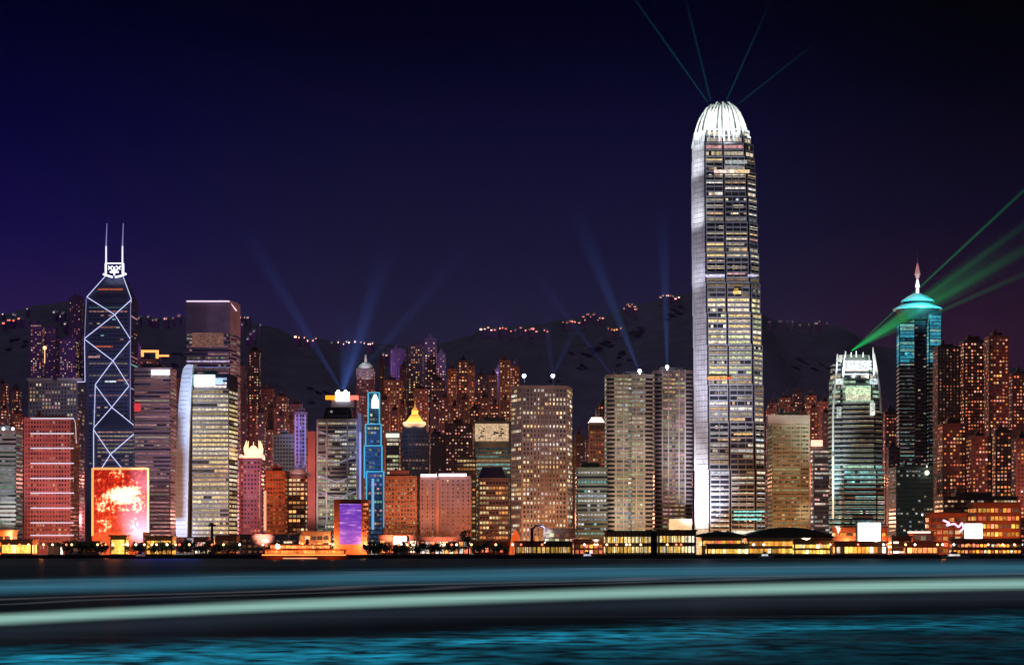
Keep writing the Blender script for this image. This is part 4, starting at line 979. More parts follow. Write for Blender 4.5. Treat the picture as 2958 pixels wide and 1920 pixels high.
    fins = [(-.98, .30), (-.86, -.2), (-.7, -.55), (-.52, -.62), (-.34, -.62), (-.17, -.62), (0, -.62), (.17, -.62), (.34, -.62), (.52, -.62), (.7, -.55), (.86, -.2), (.98, .3), (-.98, .5), (.98, .5), (-.5, .62), (0, .62), (.5, .62)]
    fp = [(326, 68.5), (292, 62), (272, 56), (252.5, 47.5), (239, 37), (228, 25)]
    for j, (fx, fy) in enumerate(fins):
        m = MB(); topy = 228 + (j % 3) * 3
        for (ya, ha), (yb_, hb) in zip(fp, fp[1:]):
            yb2 = max(yb_, topy)
            def pt(h, y): return (cxx + fx * h * K, Y0 + 20 + fy * h * K, PZ(y, Y0))
            a, b_ = pt(ha, ya), pt(hb, yb2)
            w = .75; m.hexa([(a[0] - w, a[1] - 1.2, a[2]), (a[0] + w, a[1] - 1.2, a[2]), (a[0] + w, a[1] + 1.2, a[2]), (a[0] - w, a[1] + 1.2, a[2]), (b_[0] - w, b_[1] - 1.2, b_[2]), (b_[0] + w, b_[1] - 1.2, b_[2]), (b_[0] + w, b_[1] + 1.2, b_[2]), (b_[0] - w, b_[1] + 1.2, b_[2])])
        m.build('crown_fin', cw, r)
    # floodlights of the tower
    xL = PX(1628, Y0)
    for s, p_ in ((-1, 1), (0, 1), (1, 1)):
        lamp('SPOT', (cxx + s * 14, Y0 - 16, PZ(300, Y0)), (cxx + s * 6, Y0 + 12, PZ(262, Y0)), (.95, 1, .93), 4.5e4, 1, 90, .7)
    for s in (-1, 1): lamp('SPOT', (cxx + s * 34, Y0 + 6, PZ(318, Y0)), (cxx + s * 16, Y0 + 18, PZ(272, Y0)), (.95, 1, .95), 4.5e4, 1, 80, .7)
    for y, p_, c in ((330, 2.6e4, (.9, 1, 1)), (396, 3.0e4, (.95, .97, 1)), (515, 3.0e4, (.93, .95, 1)), (655, 2.0e4, (.85, .85, 1))):
        lamp('SPOT', (PX(1592, Y0), Y0 - 8, PZ(y + 4, Y0)), (PX(1622, Y0), Y0 + 12, PZ(y - 34, Y0)), c, p_ * 1.3, 1, 100, 1)
    lamp('SPOT', (cxx + 2, Y0 - 14, PZ(338, Y0)), (cxx + 2, Y0 + 2, PZ(306, Y0)), (.9, 1, 1), 2.6e4, 1, 80, .8)
    lamp('SPOT', (cxx + 8, Y0 - 14, PZ(392, Y0)), (cxx + 8, Y0 + 2, PZ(372, Y0)), (.9, .92, 1), 8e3, 1, 90, .8)
    # left corner: strong wash from the podium, fading upward
    lamp('SPOT', (PX(1560, Y0), Y0 - 50, 18), (PX(1630, Y0), Y0 + 10, PZ(1150, Y0)), (.84, .88, 1), 1.5e6, 2, 50, .9)
    lamp('SPOT', (PX(1556, Y0), Y0 - 60, 24), (PX(1630, Y0), Y0 + 10, PZ(960, Y0)), (.88, .88, 1), 4.5e5, 2, 36, .9)
    lamp('SPOT', (PX(1540, Y0), Y0 - 90, 30), (PX(1632, Y0), Y0 + 10, PZ(700, Y0)), (.85, .84, 1), 1.7e6, 2, 46, .9)
    lamp('SPOT', (PX(1690, Y0), Y0 - 90, 16), (PX(1690, Y0), Y0, PZ(1100, Y0)), (.8, .84, 1), 2.6e5, 2, 70, .9)
    lamp('SPOT', (PX(1720, Y0), Y0 - 120, 20), (PX(1700, Y0), Y0, PZ(700, Y0)), (.8, .8, 1), 1.3e6, 2, 60, .9)
tallest()

# 27
r, poly, zb, zt = tower('hotel_tower', 'olive-brown flat-topped tower right of the tallest skyscraper, brighter toward its foot', 1784, 1882, 966, 1640,
    S(3.6, 2.6, .85, .42, .55, run=.3, pal=(('olive', 4), ('warm', 3), ('orange', 1)), br=(.06, .35), dim=.05, dimc=(1, .65, .35), rowvar=.2), col=(.42, .36, .26), parts=90, cat='hotel', seed=30, pier=9)
m = MB(); m.box(PX(1784, 1636), PX(1882, 1636), 1636, 1640, PZ(984, 1636), PZ(964, 1636)); m.build('roof_screen', wall((.55, .42, .36)), r)
flood(1830, 1150, 1640, (1, .72, .42), 1.1, 46, off=110); flood(1835, 1020, 1640, (1, .75, .55), .8, 34, off=110, zl=25); flood(1868, 1190, 1640, (1, .95, .6), 1.8, 16, off=60)
r, poly, zb, zt = tower('office_block', 'grey block with white window rows under a pink-white glowing rooftop sign', 1884, 1934, 1040, 1720,
    S(4, 2.8, .85, .45, .5, run=.3, pal=(('cream', 3), ('white', 2), ('rose', 2), ('cool', 1)), br=(.15, .8), dim=.02, rowvar=.3, clump=1), col=(.3, .28, .32), parts=50, seed=31, plant=False)
m = MB(); m.box(PX(1886, 1716), PX(1912, 1716), 1716, 1719.4, PZ(1036, 1716), PZ(1022, 1716)); m.build('rooftop_sign', emis('pink_white_sign', (1, .5, .36), 1.8), r)

# 29 claw-topped shorter sibling
def claw():
    Y = 1600; r = root('claw_topped_tower', (PX(1996, Y), Y, GZ), 'green-white lit tower with claw-like crown fins, shorter twin of the tallest skyscraper', 'skyscraper')
    K = Y / FD; rng = random.Random(29)
    base = [(-38, 0), (38, 0), (42, 5), (62, 22), (62, 60), (42, 76), (-42, 76), (-62, 60), (-62, 14), (-42, 5)]
    def plan(cx, half): s = half / 62; xc = PX(cx, Y); return [(xc + x * s * K, Y + 14 + (y - 38) * s * K) for x, y in base]
    segs = [(1240, 1090, 1999, 61), (1090, 925, 1995, 60), (925, 880, 1992, 55), (880, 846, 1990, 50)]
    body, clad = MB(), MB(); out, dark = [], MB()
    for i, (y0, y1, cx, half) in enumerate(segs):
        p = plan(cx, half); z0, z1 = (PZ(y0, Y) if i else GZ), PZ(y1, Y); body.prism(p, z0, z1)
        for k, a, b_ in visible_edges(p):
            ln = math.dist(a, b_)
            if ln < 2: continue
            u = ((b_[0] - a[0]) / ln, (b_[1] - a[1]) / ln); nn = (u[1], -u[0])
            for ya, yb_, lit, br, pal in ((1240, 1150, .9, (.4, .95), (('teal', 3), ('green', 4), ('white', 1))), (1150, 1075, .85, (.2, .7), (('teal', 4), ('green', 2))), (1075, 1040, .8, (.1, .35), (('teal', 1), ('olive', 1))),
                                          (1040, 940, .45, (.08, .4), (('olive', 4), ('gold', 2), ('cream', 1))), (940, 850, .7, (.25, .8), (('cream', 2), ('green', 2)))):
                za, zc = max(z0, PZ(ya, Y)), min(z1 - .5, PZ(yb_, Y))
                if zc - za > 4: facade(out, dark, a, b_, za, zc, S(4.1, 2.3, .96, .55, lit if k in (0, 8, 9) else lit * .3, run=.85, pal=pal, br=br, dim=.03, dimc=(.4, .8, .8), rowvar=.15), rng, .3)
            ns = int((z1 - z0) / 4.1); sh = (z1 - z0) / ns
            for s in range(ns + 1): clad.onface(a, u, nn, 0, ln, z0 + s * sh - .7, z0 + s * sh + .7, .02, .3)
    body.build('body', GLASS, r); clad.build('cladding', SILVER, r); emit_windows(r, out, dark, 100, rng)
    cw = princ('crown_white', (.85, .87, .86), .5)
    m = MB(); p = plan(1990, 40); m.prism(p, PZ(846, Y), PZ(822, Y), 1, .9); m.build('crown_shell', cw, r)
    for (pts) in ([(1936, 1200), (1936, 960), (1940, 900), (1944, 860), (1946, 822)], [(1958, 900), (1960, 860), (1964, 826), (1965, 816)], [(2030, 900), (2032, 850), (2030, 828), (2029, 806)], [(2048, 960), (2044, 900), (2036, 850), (2032, 820)], [(1990, 846), (1990, 815)], [(1978, 846), (1978, 818)], [(2006, 846), (2006, 818)]):
        m = MB(); yy = Y + (4 if pts[0][0] in (1936, 2048) else 0)
        for a, b_ in zip(pts, pts[1:]):
            m.tube((PX(a[0], yy), yy, PZ(a[1], yy)), (PX(b_[0], yy), yy, PZ(b_[1], yy)), .9, .9 if b_ is not pts[-1] else .4)
        m.build('crown_fin', cw, r)
    m = MB(); m.tube((PX(1937, Y), Y + 1, PZ(1205, Y)), (PX(1937, Y), Y + 1, PZ(1060, Y)), .6); m.build('edge_light', emis('pale_edge_light', (.95, 1, .8), .8), r)
    for (x0, x1, y0, y1, s, c) in ((1962, 2024, 838, 858, 1.0, (.9, 1, .95)), (1966, 2022, 900, 918, .85, (.8, 1, .62)), (1966, 2022, 918, 930, .7, (1, 1, .7)), (1945, 1958, 880, 892, .9, (.9, 1, .95)), (2022, 2038, 880, 892, .9, (.8, .95, 1)), (1946, 1954, 945, 970, .5, (.9, 1, .9)), (2022, 2032, 935, 965, .8, (.95, 1, .9))):
        m = MB(); m.box(PX(x0, Y), PX(x1, Y), Y - 3.0, Y + 3, PZ(y1, Y), PZ(y0, Y), tuple(v * s for v in c)); m.build('lit_panel', WIN, r, glow=True)
    for s in (-1, 0, 1): lamp('SPOT', (PX(1992 + s * 36, Y), Y - 14, PZ(872, Y)), (PX(1992 + s * 22, Y), Y + 4, PZ(838, Y)), (.92, 1, .95), 3.4e4, 1, 90, .8)
    lamp('SPOT', (PX(1920, Y), Y - 40, 14), (PX(1938, Y), Y, PZ(1040, Y)), (.8, 1, .95), 9e5, 1, 50, .8)
    flood(1990, 1130, Y, (.35, .95, .9), 1.6, 40, off=90)
claw()

# 31 cyan-roofed tower
def roofed():
    Y = 1980; r = root('cyan_roofed_tower', (PX(2140, Y), Y, GZ), 'dark tower with two cyan-lit wings under a flared cyan roof and a white spire', 'skyscraper')
    K = Y / FD; rng = random.Random(31); cx = PX(2140, Y); out, dark = [], MB(); body = MB(); clad = MB()
    zt = PZ(728, Y)
    wings = [[(PX(2090, Y), Y), (PX(2127, Y), Y), (PX(2127, Y), Y + 26), (PX(2096, Y), Y + 26)], [(PX(2128, Y), Y + 7), (PX(2158, Y), Y + 7), (PX(2158, Y), Y + 36), (PX(2128, Y), Y + 36)], [(PX(2159, Y), Y), (PX(2190, Y), Y + 2), (PX(2182, Y), Y + 26), (PX(2159, Y), Y + 26)]]
    for wi, p in enumerate(wings):
        body.prism(p, GZ, PZ((748, 724, 722)[wi], Y))
        for k, a, b_ in visible_edges(p):
            if wi == 1 and k == 0:
                facade(out, dark, a, b_, GZ + 60, zt - 4, S(4.2, 3, .8, .4, .08, pal=(('rose', 1), ('cream', 1)), br=(.05, .3), dim=.008, dimc=(.5, .5, 1)), rng); continue
            facade(out, dark, a, b_, GZ + 60, PZ(842, Y), S(4.2, 2.6, .9, .4, .45, run=.5, pal=(('teal', 4), ('cream', 2), ('cool', 2)), br=(.08, .35), dim=.015, dimc=(.2, .5, .8), rowvar=.25), rng)
            facade(out, dark, a, b_, PZ(842, Y), PZ(752, Y) if wi == 0 else PZ(732, Y), S(3.6, 2.6, .97, .8, .95, run=.9, pal=(((.0, 1),) and (('teal', 3), ('cyan', 6))), br=(.3, .6), dim=.1, dimc=(.1, .6, .9)), rng)
            ln = math.dist(a, b_); u = ((b_[0] - a[0]) / ln, (b_[1] - a[1]) / ln); nn = (u[1], -u[0])
            for s in range(60): z = GZ + 60 + s * 4.2; 
            for s in range(int((PZ(842, Y) - GZ - 60) / 4.2)): z = GZ + 60 + s * 4.2; clad.onface(a, u, nn, 0, ln, z - .7, z + .7, .02, .25)
    body.build('body', GLASS, r); clad.build('cladding', wall((.4, .42, .45)), r); emit_windows(r, out, dark, 100, rng)
    cy = princ('cyan_roof_metal', (.35, .75, .8), .5); rc = (cx, Y + 16)
    def disc(h, n=24): return [(rc[0] + h * math.cos(2 * math.pi * k / n), rc[1] + h * .9 * math.sin(2 * math.pi * k / n)) for k in range(n)]
    m = MB(); m.prism(disc(26.5), PZ(716, Y), PZ(713, Y)); m.prism(disc(26.5), PZ(713, Y), PZ(703, Y), 1, .62); m.build('lower_roof', cy, r)
    m = MB(); m.prism(disc(16.4), PZ(703, Y), PZ(697, Y)); m.build('roof_neck', GLASS, r)
    m = MB(); m.prism(disc(17.8), PZ(697, Y), PZ(694, Y)); m.prism(disc(17.8), PZ(694, Y), PZ(684, Y), 1, .6); m.prism(disc(10.6), PZ(684, Y), PZ(677, Y), 1, .4); m.build('upper_roof', cy, r)
    m = MB(); m.prism(disc(24), zt - 6, PZ(716, Y), .7, 1); m.build('roof_underside', DARK, r)
    wm = emis('spire_light', (.95, .95, 1), 1.5)
    m = MB(); m.tube((cx, rc[1], PZ(677, Y)), (cx, rc[1], PZ(650, Y)), 1.7, 1.3); m.tube((cx, rc[1], PZ(662, Y)), (cx, rc[1], PZ(645, Y)), 2.4, 1.0); spr = m.build('spire', wm, r)
    m = MB(); m.tube((cx, rc[1], PZ(645, Y)), (cx, rc[1], PZ(632, Y)), 1.0, 3.2); m.tube((cx, rc[1], PZ(632, Y)), (cx, rc[1], PZ(606, Y)), 3.0, .6); m.build('spire_collar', princ('spire_red', (.5, .2, .2), .5, emit=(1, .3, .3), estr=.35, samp='NONE'), spr)
    m = MB(); m.tube((cx, rc[1], PZ(606, Y)), (cx, rc[1], PZ(572, Y)), .5, .15); m.build('spire_tip', METAL, spr)
    for s in (-1, 1):
        lamp('SPOT', (cx + s * 24, Y - 40, PZ(722, Y)), (cx + s * 6, Y + 8, PZ(704, Y)), (.15, .85, 1), 1.3e5, 1, 70, .8)
    lamp('SPOT', (cx, Y - 26, PZ(712, Y)), (cx, Y + 10, PZ(688, Y)), (.15, .9, 1), 8e4, 1, 80, .8)
C['cyan'] = (.06, .5, .72)
roofed()
# golden point lamp and wide low building on the right
for lab, x0, x1, yt, Y, st, col, nm in (
    ('dark low slab with a few pale window rows below the cyan-roofed tower', 2066, 2170, 1086, 1800, S(4, 3, .7, .4, .06, pal=(('cream', 1), ('cool', 1)), br=(.08, .4), dim=.01, dimc=(.3, .7, .7)), (.14, .18, .18), 'office_block'),
    ('long dark terraced block with two white window rows, low on the right', 2172, 2366, 1155, 1640, S(4, 3, .8, .4, .16, pal=(('warm', 2), ('cream', 1)), br=(.15, .7), dim=.02, dimc=(1, .4, .3), rowvar=.2), (.2, .12, .11), 'office_block')):
    r, poly, zb, zt = tower(nm, lab, x0, x1, yt, Y, st, col=col, parts=50, seed=int(x0))
    if x0 == 2066:
        m = MB(); m.tube((PX(2154, 1796), 1796, zt), (PX(2154, 1796), 1796, zt + 2), .4); m.ball((PX(2154, 1796), 1795, PZ(1098, 1796)), 2.2); m.build('roof_lamp', emis('gold_white_lamp', (1, 1, .7), 3), r)
flood(2230, 1120, 1760, (1, .3, .2), .7, 50, off=150); flood(2330, 1000, 1800, (1, .25, .15), .8, 50, off=180, zl=30); flood(2250, 900, 1900, (1, .4, .35), .6, 40, off=200, zl=60)
flood(1060, 940, 2200, (1, .35, .3), 1.0, 80, off=150, zl=40)
flood(640, 1000, 2200, (.9, .4, .6), .7, 80, off=150, zl=40); flood(1850, 980, 2350, (1, .5, .5), .5, 70, off=150, zl=40); flood(2070, 1050, 1950, (1, .35, .4), .3, 60, off=150, zl=40)
flood(10, 950, 2300, (1, .4, .6), .5, 60, off=150, zl=40)
# point lamps added without fixtures to warm the back-row walls
for i_, x in enumerate((20, 190, 330, 560, 620, 700, 880, 950, 1020, 1090, 1160, 1345, 1385, 1800, 1850, 1910, 2060, 2200, 2270, 2330, 2370)):
    for Yg in (2075, 2270):
        rd = x < 720 or x > 1990; lamp('POINT', (PX(x, Yg), Yg, 40 if Yg < 2200 else 90), None, (1, .28, .22) if rd else (1, .36, .18), 1.7e5, 8, name='back_row_fill')
# spots added in the air, no fixtures, to brighten the hill slopes
for x, c, p in ((60, (.40, .15, 1), 2.6), (420, (.45, .15, .95), 2.2), (760, (.42, .2, .95), 2.2), (1150, (.42, .28, .85), 2.4), (1500, (.40, .28, .85), 2.8), (1850, (.42, .3, .75), 2.4), (2250, (.75, .2, .45), 1.6)):
    lamp('SPOT', (PX(x, 2350), 2350, 300), (PX(x, 3500), 3500, 330), c, p * 2.6e6, 10, 58, 1.0, name='hill_fill')

# ================================================================== HILLSIDE HOUSES (ridge lights)
def house(proto, x, y, Y, w, h, col, s, label, group):
    X, Z = PX(x, Y), PZ(y, Y)
    r = root('hill_house', (X, Y, Z), label, 'hillside house', group)
    m = MB(); m.box(X - w / 2, X + w / 2, Y, Y + 9, Z - 14, Z + h); m.prism([(X - w / 2 - .6, Y - .6), (X + w / 2 + .6, Y - .6), (X + w / 2 + .6, Y + 9.6), (X - w / 2 - .6, Y + 9.6)], Z + h, Z + h + 2.5, 1, .5); m.build('walls', wall((.03, .02, .03)), r)
    m = MB(); rr = random.Random(int(x * 3 + y)); n = max(1, int(w / 4))
    for k in range(n):
        q = s * rr.uniform(.3, 1.6); m.box(X - w / 2 + 1 + k * (w - 2) / n, X - w / 2 + 1 + (k + .7) * (w - 2) / n, Y - .3, Y + .1, Z + .6, Z + h - .6, tuple(v * q for v in col))
    m.build('windows', WIN, r, glow=True)
rng = random.Random(55)
CL = [  # x range, y range, count, Y, row, colour, brightness
 (8, 60, 742, 754, 5, 3450, 'red-lit', 'the left ridge beside the photo edge', (1, .2, .12), .8),
 (72, 120, 770, 800, 8, 3050, 'orange-lit', 'the slope cluster left of the braced skyscraper', (1, .4, .25), .6),
 (122, 186, 720, 760, 9, 3300, 'faint white', 'the high ridge left of the braced skyscraper', (.8, .6, .8), .35),
 (312, 428, 736, 746, 9, 3450, 'faint pink', 'the ridge between braced and flat-topped skyscrapers', (1, .5, .6), .25),
 (556, 582, 734, 742, 3, 3450, 'pale', 'the ridge right of the flat-topped skyscraper', (.9, .6, .8), .4),
 (680, 742, 784, 794, 6, 3350, 'red-white', 'the ridge row above the violet tower', (1, .5, .4), 1.1),
 (770, 874, 795, 802, 10, 3300, 'pink-white', 'the ridge row above the domed tower', (1, .55, .6), .8),
 (884, 945, 815, 828, 5, 3000, 'rose-lit', 'the slope right of the domed tower', (1, .55, .5), .35),
 (1118, 1145, 758, 772, 4, 3350, 'bright white', 'the left end of the middle ridge', (1, .7, .6), 1.0),
 (1146, 1278, 762, 774, 13, 3350, 'dim red', 'the middle ridge row above the slab tower', (1, .28, .25), .55),
 (1308, 1350, 744, 752, 6, 3450, 'red-lit', 'the lower rising row above the banded towers', (1, .28, .2), .7),
 (1352, 1406, 732, 748, 8, 3500, 'dim pink', 'the upper rising row above the banded towers', (1, .4, .4), .35),
 (1410, 1448, 764, 770, 5, 3400, 'orange-lit', 'the short bright row above the banded tower', (1, .35, .12), 1.0),
 (1450, 1482, 708, 722, 7, 3550, 'faint red', 'the small cluster near the summit', (1, .5, .45), .35),
 (1534, 1580, 688, 700, 7, 3600, 'pale pink', 'the summit left of the tallest skyscraper', (1, .6, .6), .55),
 (1786, 1935, 745, 758, 9, 3450, 'very faint', 'the ridge right of the tallest skyscraper', (.7, .5, .7), .14),
 (560, 610, 745, 810, 5, 3100, 'faint violet', 'the slope right of the flat-topped skyscraper', (.6, .4, .8), .18),
 (0, 70, 715, 735, 4, 3600, 'tiny white', 'the top of the left ridge', (.8, .7, 1), .5),
]
for x0, x1, y0, y1, n, Y, look, where, col, s in CL:
    for k in range(n):
        x = x0 + (x1 - x0) * (k + rng.random() * .8) / n
        house(None, x, rng.uniform(y0, y1), Y + rng.uniform(-40, 40), rng.uniform(3.5, 9), rng.uniform(2.2, 4.0), (col[0], col[1] * .8, col[2] * .7), s * 3.2 * rng.uniform(.5, 1.5), '%s hillside house, %s from left on %s' % (look, ORD[k], where), 'lit houses on ' + where)
m = MB(); Yq = 3000; X, Z = PX(104, Yq), PZ(808, Yq); m.tube((X, Yq, Z - 25), (X, Yq, Z - 2), .5); m.ball((X, Yq, Z), 3.2)
tag(m.build('slope_lamp', emis('amber_lamp', (1, .55, .25), 2.5)), 'bright round amber lamp on the slope left of the white-braced skyscraper', 'lamp')

# ================================================================== LIGHT BEAMS
def beam(a, b_, r0, r1, col, s, label, fall=1.0, group=None, cat='light beam', strength_all=.6):
    """shaft of light scattered by night air: a closed glowing volume, fading along its length"""
    a = Vector(a); b_ = Vector(b_); ln = (b_ - a).length; n = 12
    m = MB(); m.tube((0, 0, 0), (0, 0, ln), r0, r1, n)
    me = bpy.data.meshes.new('light_beam'); me.from_pydata(m.v, [], m.f)
    mt = bpy.data.materials.new('beam_air'); mt.use_nodes = True; t = mt.node_tree; t.nodes.clear()
    out = N(t, 'ShaderNodeOutputMaterial'); e = N(t, 'ShaderNodeVolumePrincipled'); e.inputs['Density'].default_value = 0.0; e.inputs['Emission Color'].default_value = (*col, 1)
    c = N(t, 'ShaderNodeTexCoord'); sp = N(t, 'ShaderNodeSeparateXYZ'); L(t, c.outputs['Object'], sp.inputs[0])
    mr = N(t, 'ShaderNodeMapRange'); mr.inputs[1].default_value = 0; mr.inputs[2].default_value = ln; mr.inputs[3].default_value = 1; mr.inputs[4].default_value = 0; L(t, sp.outputs['Z'], mr.inputs[0])
    pw = N(t, 'ShaderNodeMath', operation='POWER'); L(t, mr.outputs[0], pw.inputs[0]); pw.inputs[1].default_value = fall
    # radial softness: brighter on the axis
    sx = N(t, 'ShaderNodeMath', operation='MULTIPLY'); L(t, sp.outputs['X'], sx.inputs[0]); L(t, sp.outputs['X'], sx.inputs[1])
    sy = N(t, 'ShaderNodeMath', operation='MULTIPLY_ADD'); L(t, sp.outputs['Y'], sy.inputs[0]); L(t, sp.outputs['Y'], sy.inputs[1]); L(t, sx.outputs[0], sy.inputs[2])
    rad = N(t, 'ShaderNodeMapRange'); rad.inputs[1].default_value = 0; rad.inputs[2].default_value = ln; rad.inputs[3].default_value = r0; rad.inputs[4].default_value = r1; L(t, sp.outputs['Z'], rad.inputs[0])
    r2 = N(t, 'ShaderNodeMath', operation='MULTIPLY'); L(t, rad.outputs[0], r2.inputs[0]); L(t, rad.outputs[0], r2.inputs[1])
    q = N(t, 'ShaderNodeMath', operation='DIVIDE'); L(t, sy.outputs[0], q.inputs[0]); L(t, r2.outputs[0], q.inputs[1])
    inv = N(t, 'ShaderNodeMath', operation='SUBTRACT', use_clamp=True); inv.inputs[0].default_value = 1.0; L(t, q.outputs[0], inv.inputs[1])
    pr = N(t, 'ShaderNodeMath', operation='MULTIPLY'); L(t, pw.outputs[0], pr.inputs[0]); L(t, inv.outputs[0], pr.inputs[1])
    # wider beam, thinner light
    dv = N(t, 'ShaderNodeMath', operation='DIVIDE'); L(t, pr.outputs[0], dv.inputs[0]); L(t, rad.outputs[0], dv.inputs[1])
    ms = N(t, 'ShaderNodeMath', operation='MULTIPLY'); L(t, dv.outputs[0], ms.inputs[0]); ms.inputs[1].default_value = s * strength_all
    L(t, ms.outputs[0], e.inputs['Emission Strength']); L(t, e.outputs[0], out.inputs['Volume'])
    mt.cycles.volume_step_rate = .3 if hasattr(mt.cycles, 'volume_step_rate') else 1
    me.materials.append(mt)
    o = bpy.data.objects.new('light_beam', me); COL.objects.link(o); o.location = a; o.rotation_euler = (b_ - a).to_track_quat('Z', 'Y').to_euler()
    return tag(o, label, cat, group)
def bm(x0, y0, x1, y1, Y, r0, r1, col, s, label, fall=1.0, Y2=None, group=None):
    Y2 = Y2 or Y; return beam((PX(x0, Y), Y, PZ(y0, Y)), (PX(x1, Y2), Y2, PZ(y1, Y2)), r0, r1, col, s, label, fall, group)
LT = (.03, .42, .42)
bm(1645, 238, 1462, -20, 1640, .8, 1.4, LT, .10, 'thin teal laser beam, leftmost and brightest of the four above the tallest skyscraper', .6)
bm(1652, 236, 1592, -10, 1640, .8, 1.4, LT, .09, 'thin teal laser beam, steep one left of centre above the tallest skyscraper', .8)
bm(1688, 234, 1792, 0, 1640, .8, 1.4, LT, .09, 'thin teal laser beam leaning right above the tallest skyscraper, the steeper of two', 1.0)
bm(1716, 242, 1905, 92, 1640, .8, 1.4, LT, .06, 'faint teal laser beam leaning far right above the tallest skyscraper', .8)
BB = (.08, .18, .72)
bm(794, 905, 560, 520, 1840, 1.5, 12, BB, .10, 'blue searchlight beam leaning left from the orange and white roof sign', 1.1)
bm(800, 903, 905, 560, 1842, 2, 16, BB, .16, 'blue searchlight beam rising right from the orange and white roof sign', 1.3)
bm(803, 903, 1100, 560, 1844, 1.5, 12, BB, .06, 'faint blue searchlight beam leaning far right from the roof sign', 1.2)
bm(797, 904, 845, 700, 1838, 2.5, 34, BB, .30, 'short broad blue glow beam standing over the orange and white roof sign', 2.2)
bm(1285, 872, 1352, 730, 1618, 1, 6, BB, .07, 'short blue beam leaning right from the right lamp of the slab tower', 1.3)
bm(1285, 872, 1262, 690, 1618, 1, 8, BB, .06, 'short blue beam leaning slightly left from the right lamp of the slab tower', 1.4)
bm(1418, 866, 1230, 620, 1662, 1, 6, BB, .06, 'thin faint blue beam leaning left from the left banded tower corner', .9)
bm(1487, 867, 1330, 470, 1662, 1.2, 12, (.10, .30, 1), .09, 'clear blue searchlight beam leaning left from the banded tower roof lamp', 1.2)
bm(1551, 857, 1540, 480, 1702, 1.2, 9, (.10, .30, 1), .11, 'vertical blue searchlight beam left of the tallest skyscraper', 1.2)
GR = (.01, .55, .12)
for k, (x, y, q, f) in enumerate(((2420, 405, .12, .6), (2440, 480, .05, .8), (2440, 545, .07, .8), (2440, 610, .055, .8))):
    bm(1980, 814, x, y, 1596, .5, (2.0, 5, 7, 4)[k], GR, q * 2.2, 'green laser beam from the claw-topped tower, %s of four' % ('top', 'second from the top', 'third from the top', 'lowest')[k], f)
bm(1980, 814, 2440, 520, 1596, .8, 26, GR, .8, 'broad green wedge of light starting at the claw-topped tower roof', 3.0)

# ================================================================== WATERFRONT
def low(name, label, x0, x1, yt, Y, col, pal, br, lit=.8, sh=5, bw=5, wf=.8, hf=.6, cat='waterfront building', dep=16, roof=None, seed=None, parts=40, cols=0, overhang=1.2, yb=None, zb=None):
    br = (br[0] * 1.3, br[1] * 1.5); lit = min(.97, lit * 1.15)
    r, poly, zb_, zt = tower(name, label, x0, x1, yt, Y, S(sh, bw, wf, hf, lit, pal=pal, br=br, dim=.10, dimc=(1, .4, .2), rowvar=.15), dep=dep, col=col, parts=parts, cat=cat, seed=seed or int(x0), plant=False, zb=GZ if zb is None else zb, foot=.6)
    m = MB(); xa, xb = min(p[0] for p in poly), max(p[0] for p in poly)
    m.box(xa - overhang, xb + overhang, Y - overhang - 1, Y + dep + overhang, zt + .9, zt + 2.0); m.build('roof', roof or (DARK if cols else wall(tuple(c * .7 for c in col))), r)
    if cols:
        m = MB()
        for k in range(cols): x = xa + (xb - xa) * (k + .5) / cols; m.box(x - .3, x + .3, Y - 2.4, Y - 1.6, zb_, zt + .9)
        m.build('columns', DARK, r)
    return r, poly, zb_, zt
WM = (('yellow', 3), ('amber', 3), ('warm', 1)); OG = (('amber', 4), ('warm', 1), ('red', 2)); RD = (('red', 4), ('amber', 3), ('pink', 1)); CR = (('yellow', 3), ('gold', 4), ('cream', 2))
low('pavilion', 'orange-lit waterfront pavilion with a glowing yellow front at the left edge', 2, 86, 1258, 1530, (.5, .25, .12), (('yellow', 3), ('gold', 1)), (.8, 1.8), .95, 5, 4, .95, .75, cat='pavilion')
low('pavilion', 'small orange block rising behind the left-edge yellow pavilion', -10, 40, 1236, 1570, (.6, .26, .10), OG, (.3, .9), .6, 6, 5, cat='pavilion')
low('kiosk', 'small kiosk with a blazing white front on the quay, second light from the left', 112, 146, 1266, 1525, (.5, .4, .4), (('white', 1),), (1.6, 2.6), 1, 5, 5, .98, .9, cat='kiosk', dep=8)
low('quay_shed', 'long low dark shed with faint red strip between white kiosk and yellow block', 150, 240, 1262, 1540, (.12, .08, .1), RD, (.1, .3), .4, 4, 5, .9, .3, cat='shed')
low('quay_block', 'square yellow glowing block below the red light picture', 256, 299, 1248, 1530, (.55, .35, .1), (('yellow', 2), ('amber', 1)), (.8, 1.4), 1, 7, 6, .97, .92, cat='pavilion', dep=12)
low('quay_block', 'orange and yellow mottled waterfront hall left of the blue fin tower', 338, 408, 1250, 1535, (.5, .26, .12), WM, (.35, 1.3), .85, 4, 3.2, .85, .7, cat='hall')
low('quay_block', 'small red-lit block with a white light beside the dark T-topped column', 450, 486, 1252, 1540, (.4, .12, .1), (('rose', 1), ('cream', 1)), (.5, 1.6), .6, 5, 4, cat='pavilion', dep=10)
low('quay_block', 'red brick block lit orange right of the dark T-topped column', 500, 556, 1248, 1545, (.45, .13, .08), RD, (.15, .7), .55, 5, 5, cat='building')
low('concert_hall', 'wide unlit navy block on the waterfront left of the ferry', 558, 700, 1246, 1560, (.10, .11, .18), (('cool', 1), ('red', 1)), (.05, .4), .06, 4, 5, .6, .4, cat='hall')
low('waterfront_hall', 'dark waterfront hall right above the lit ferry', 690, 772, 1238, 1570, (.2, .13, .1), OG, (.2, .7), .45, 5, 5, cat='hall')
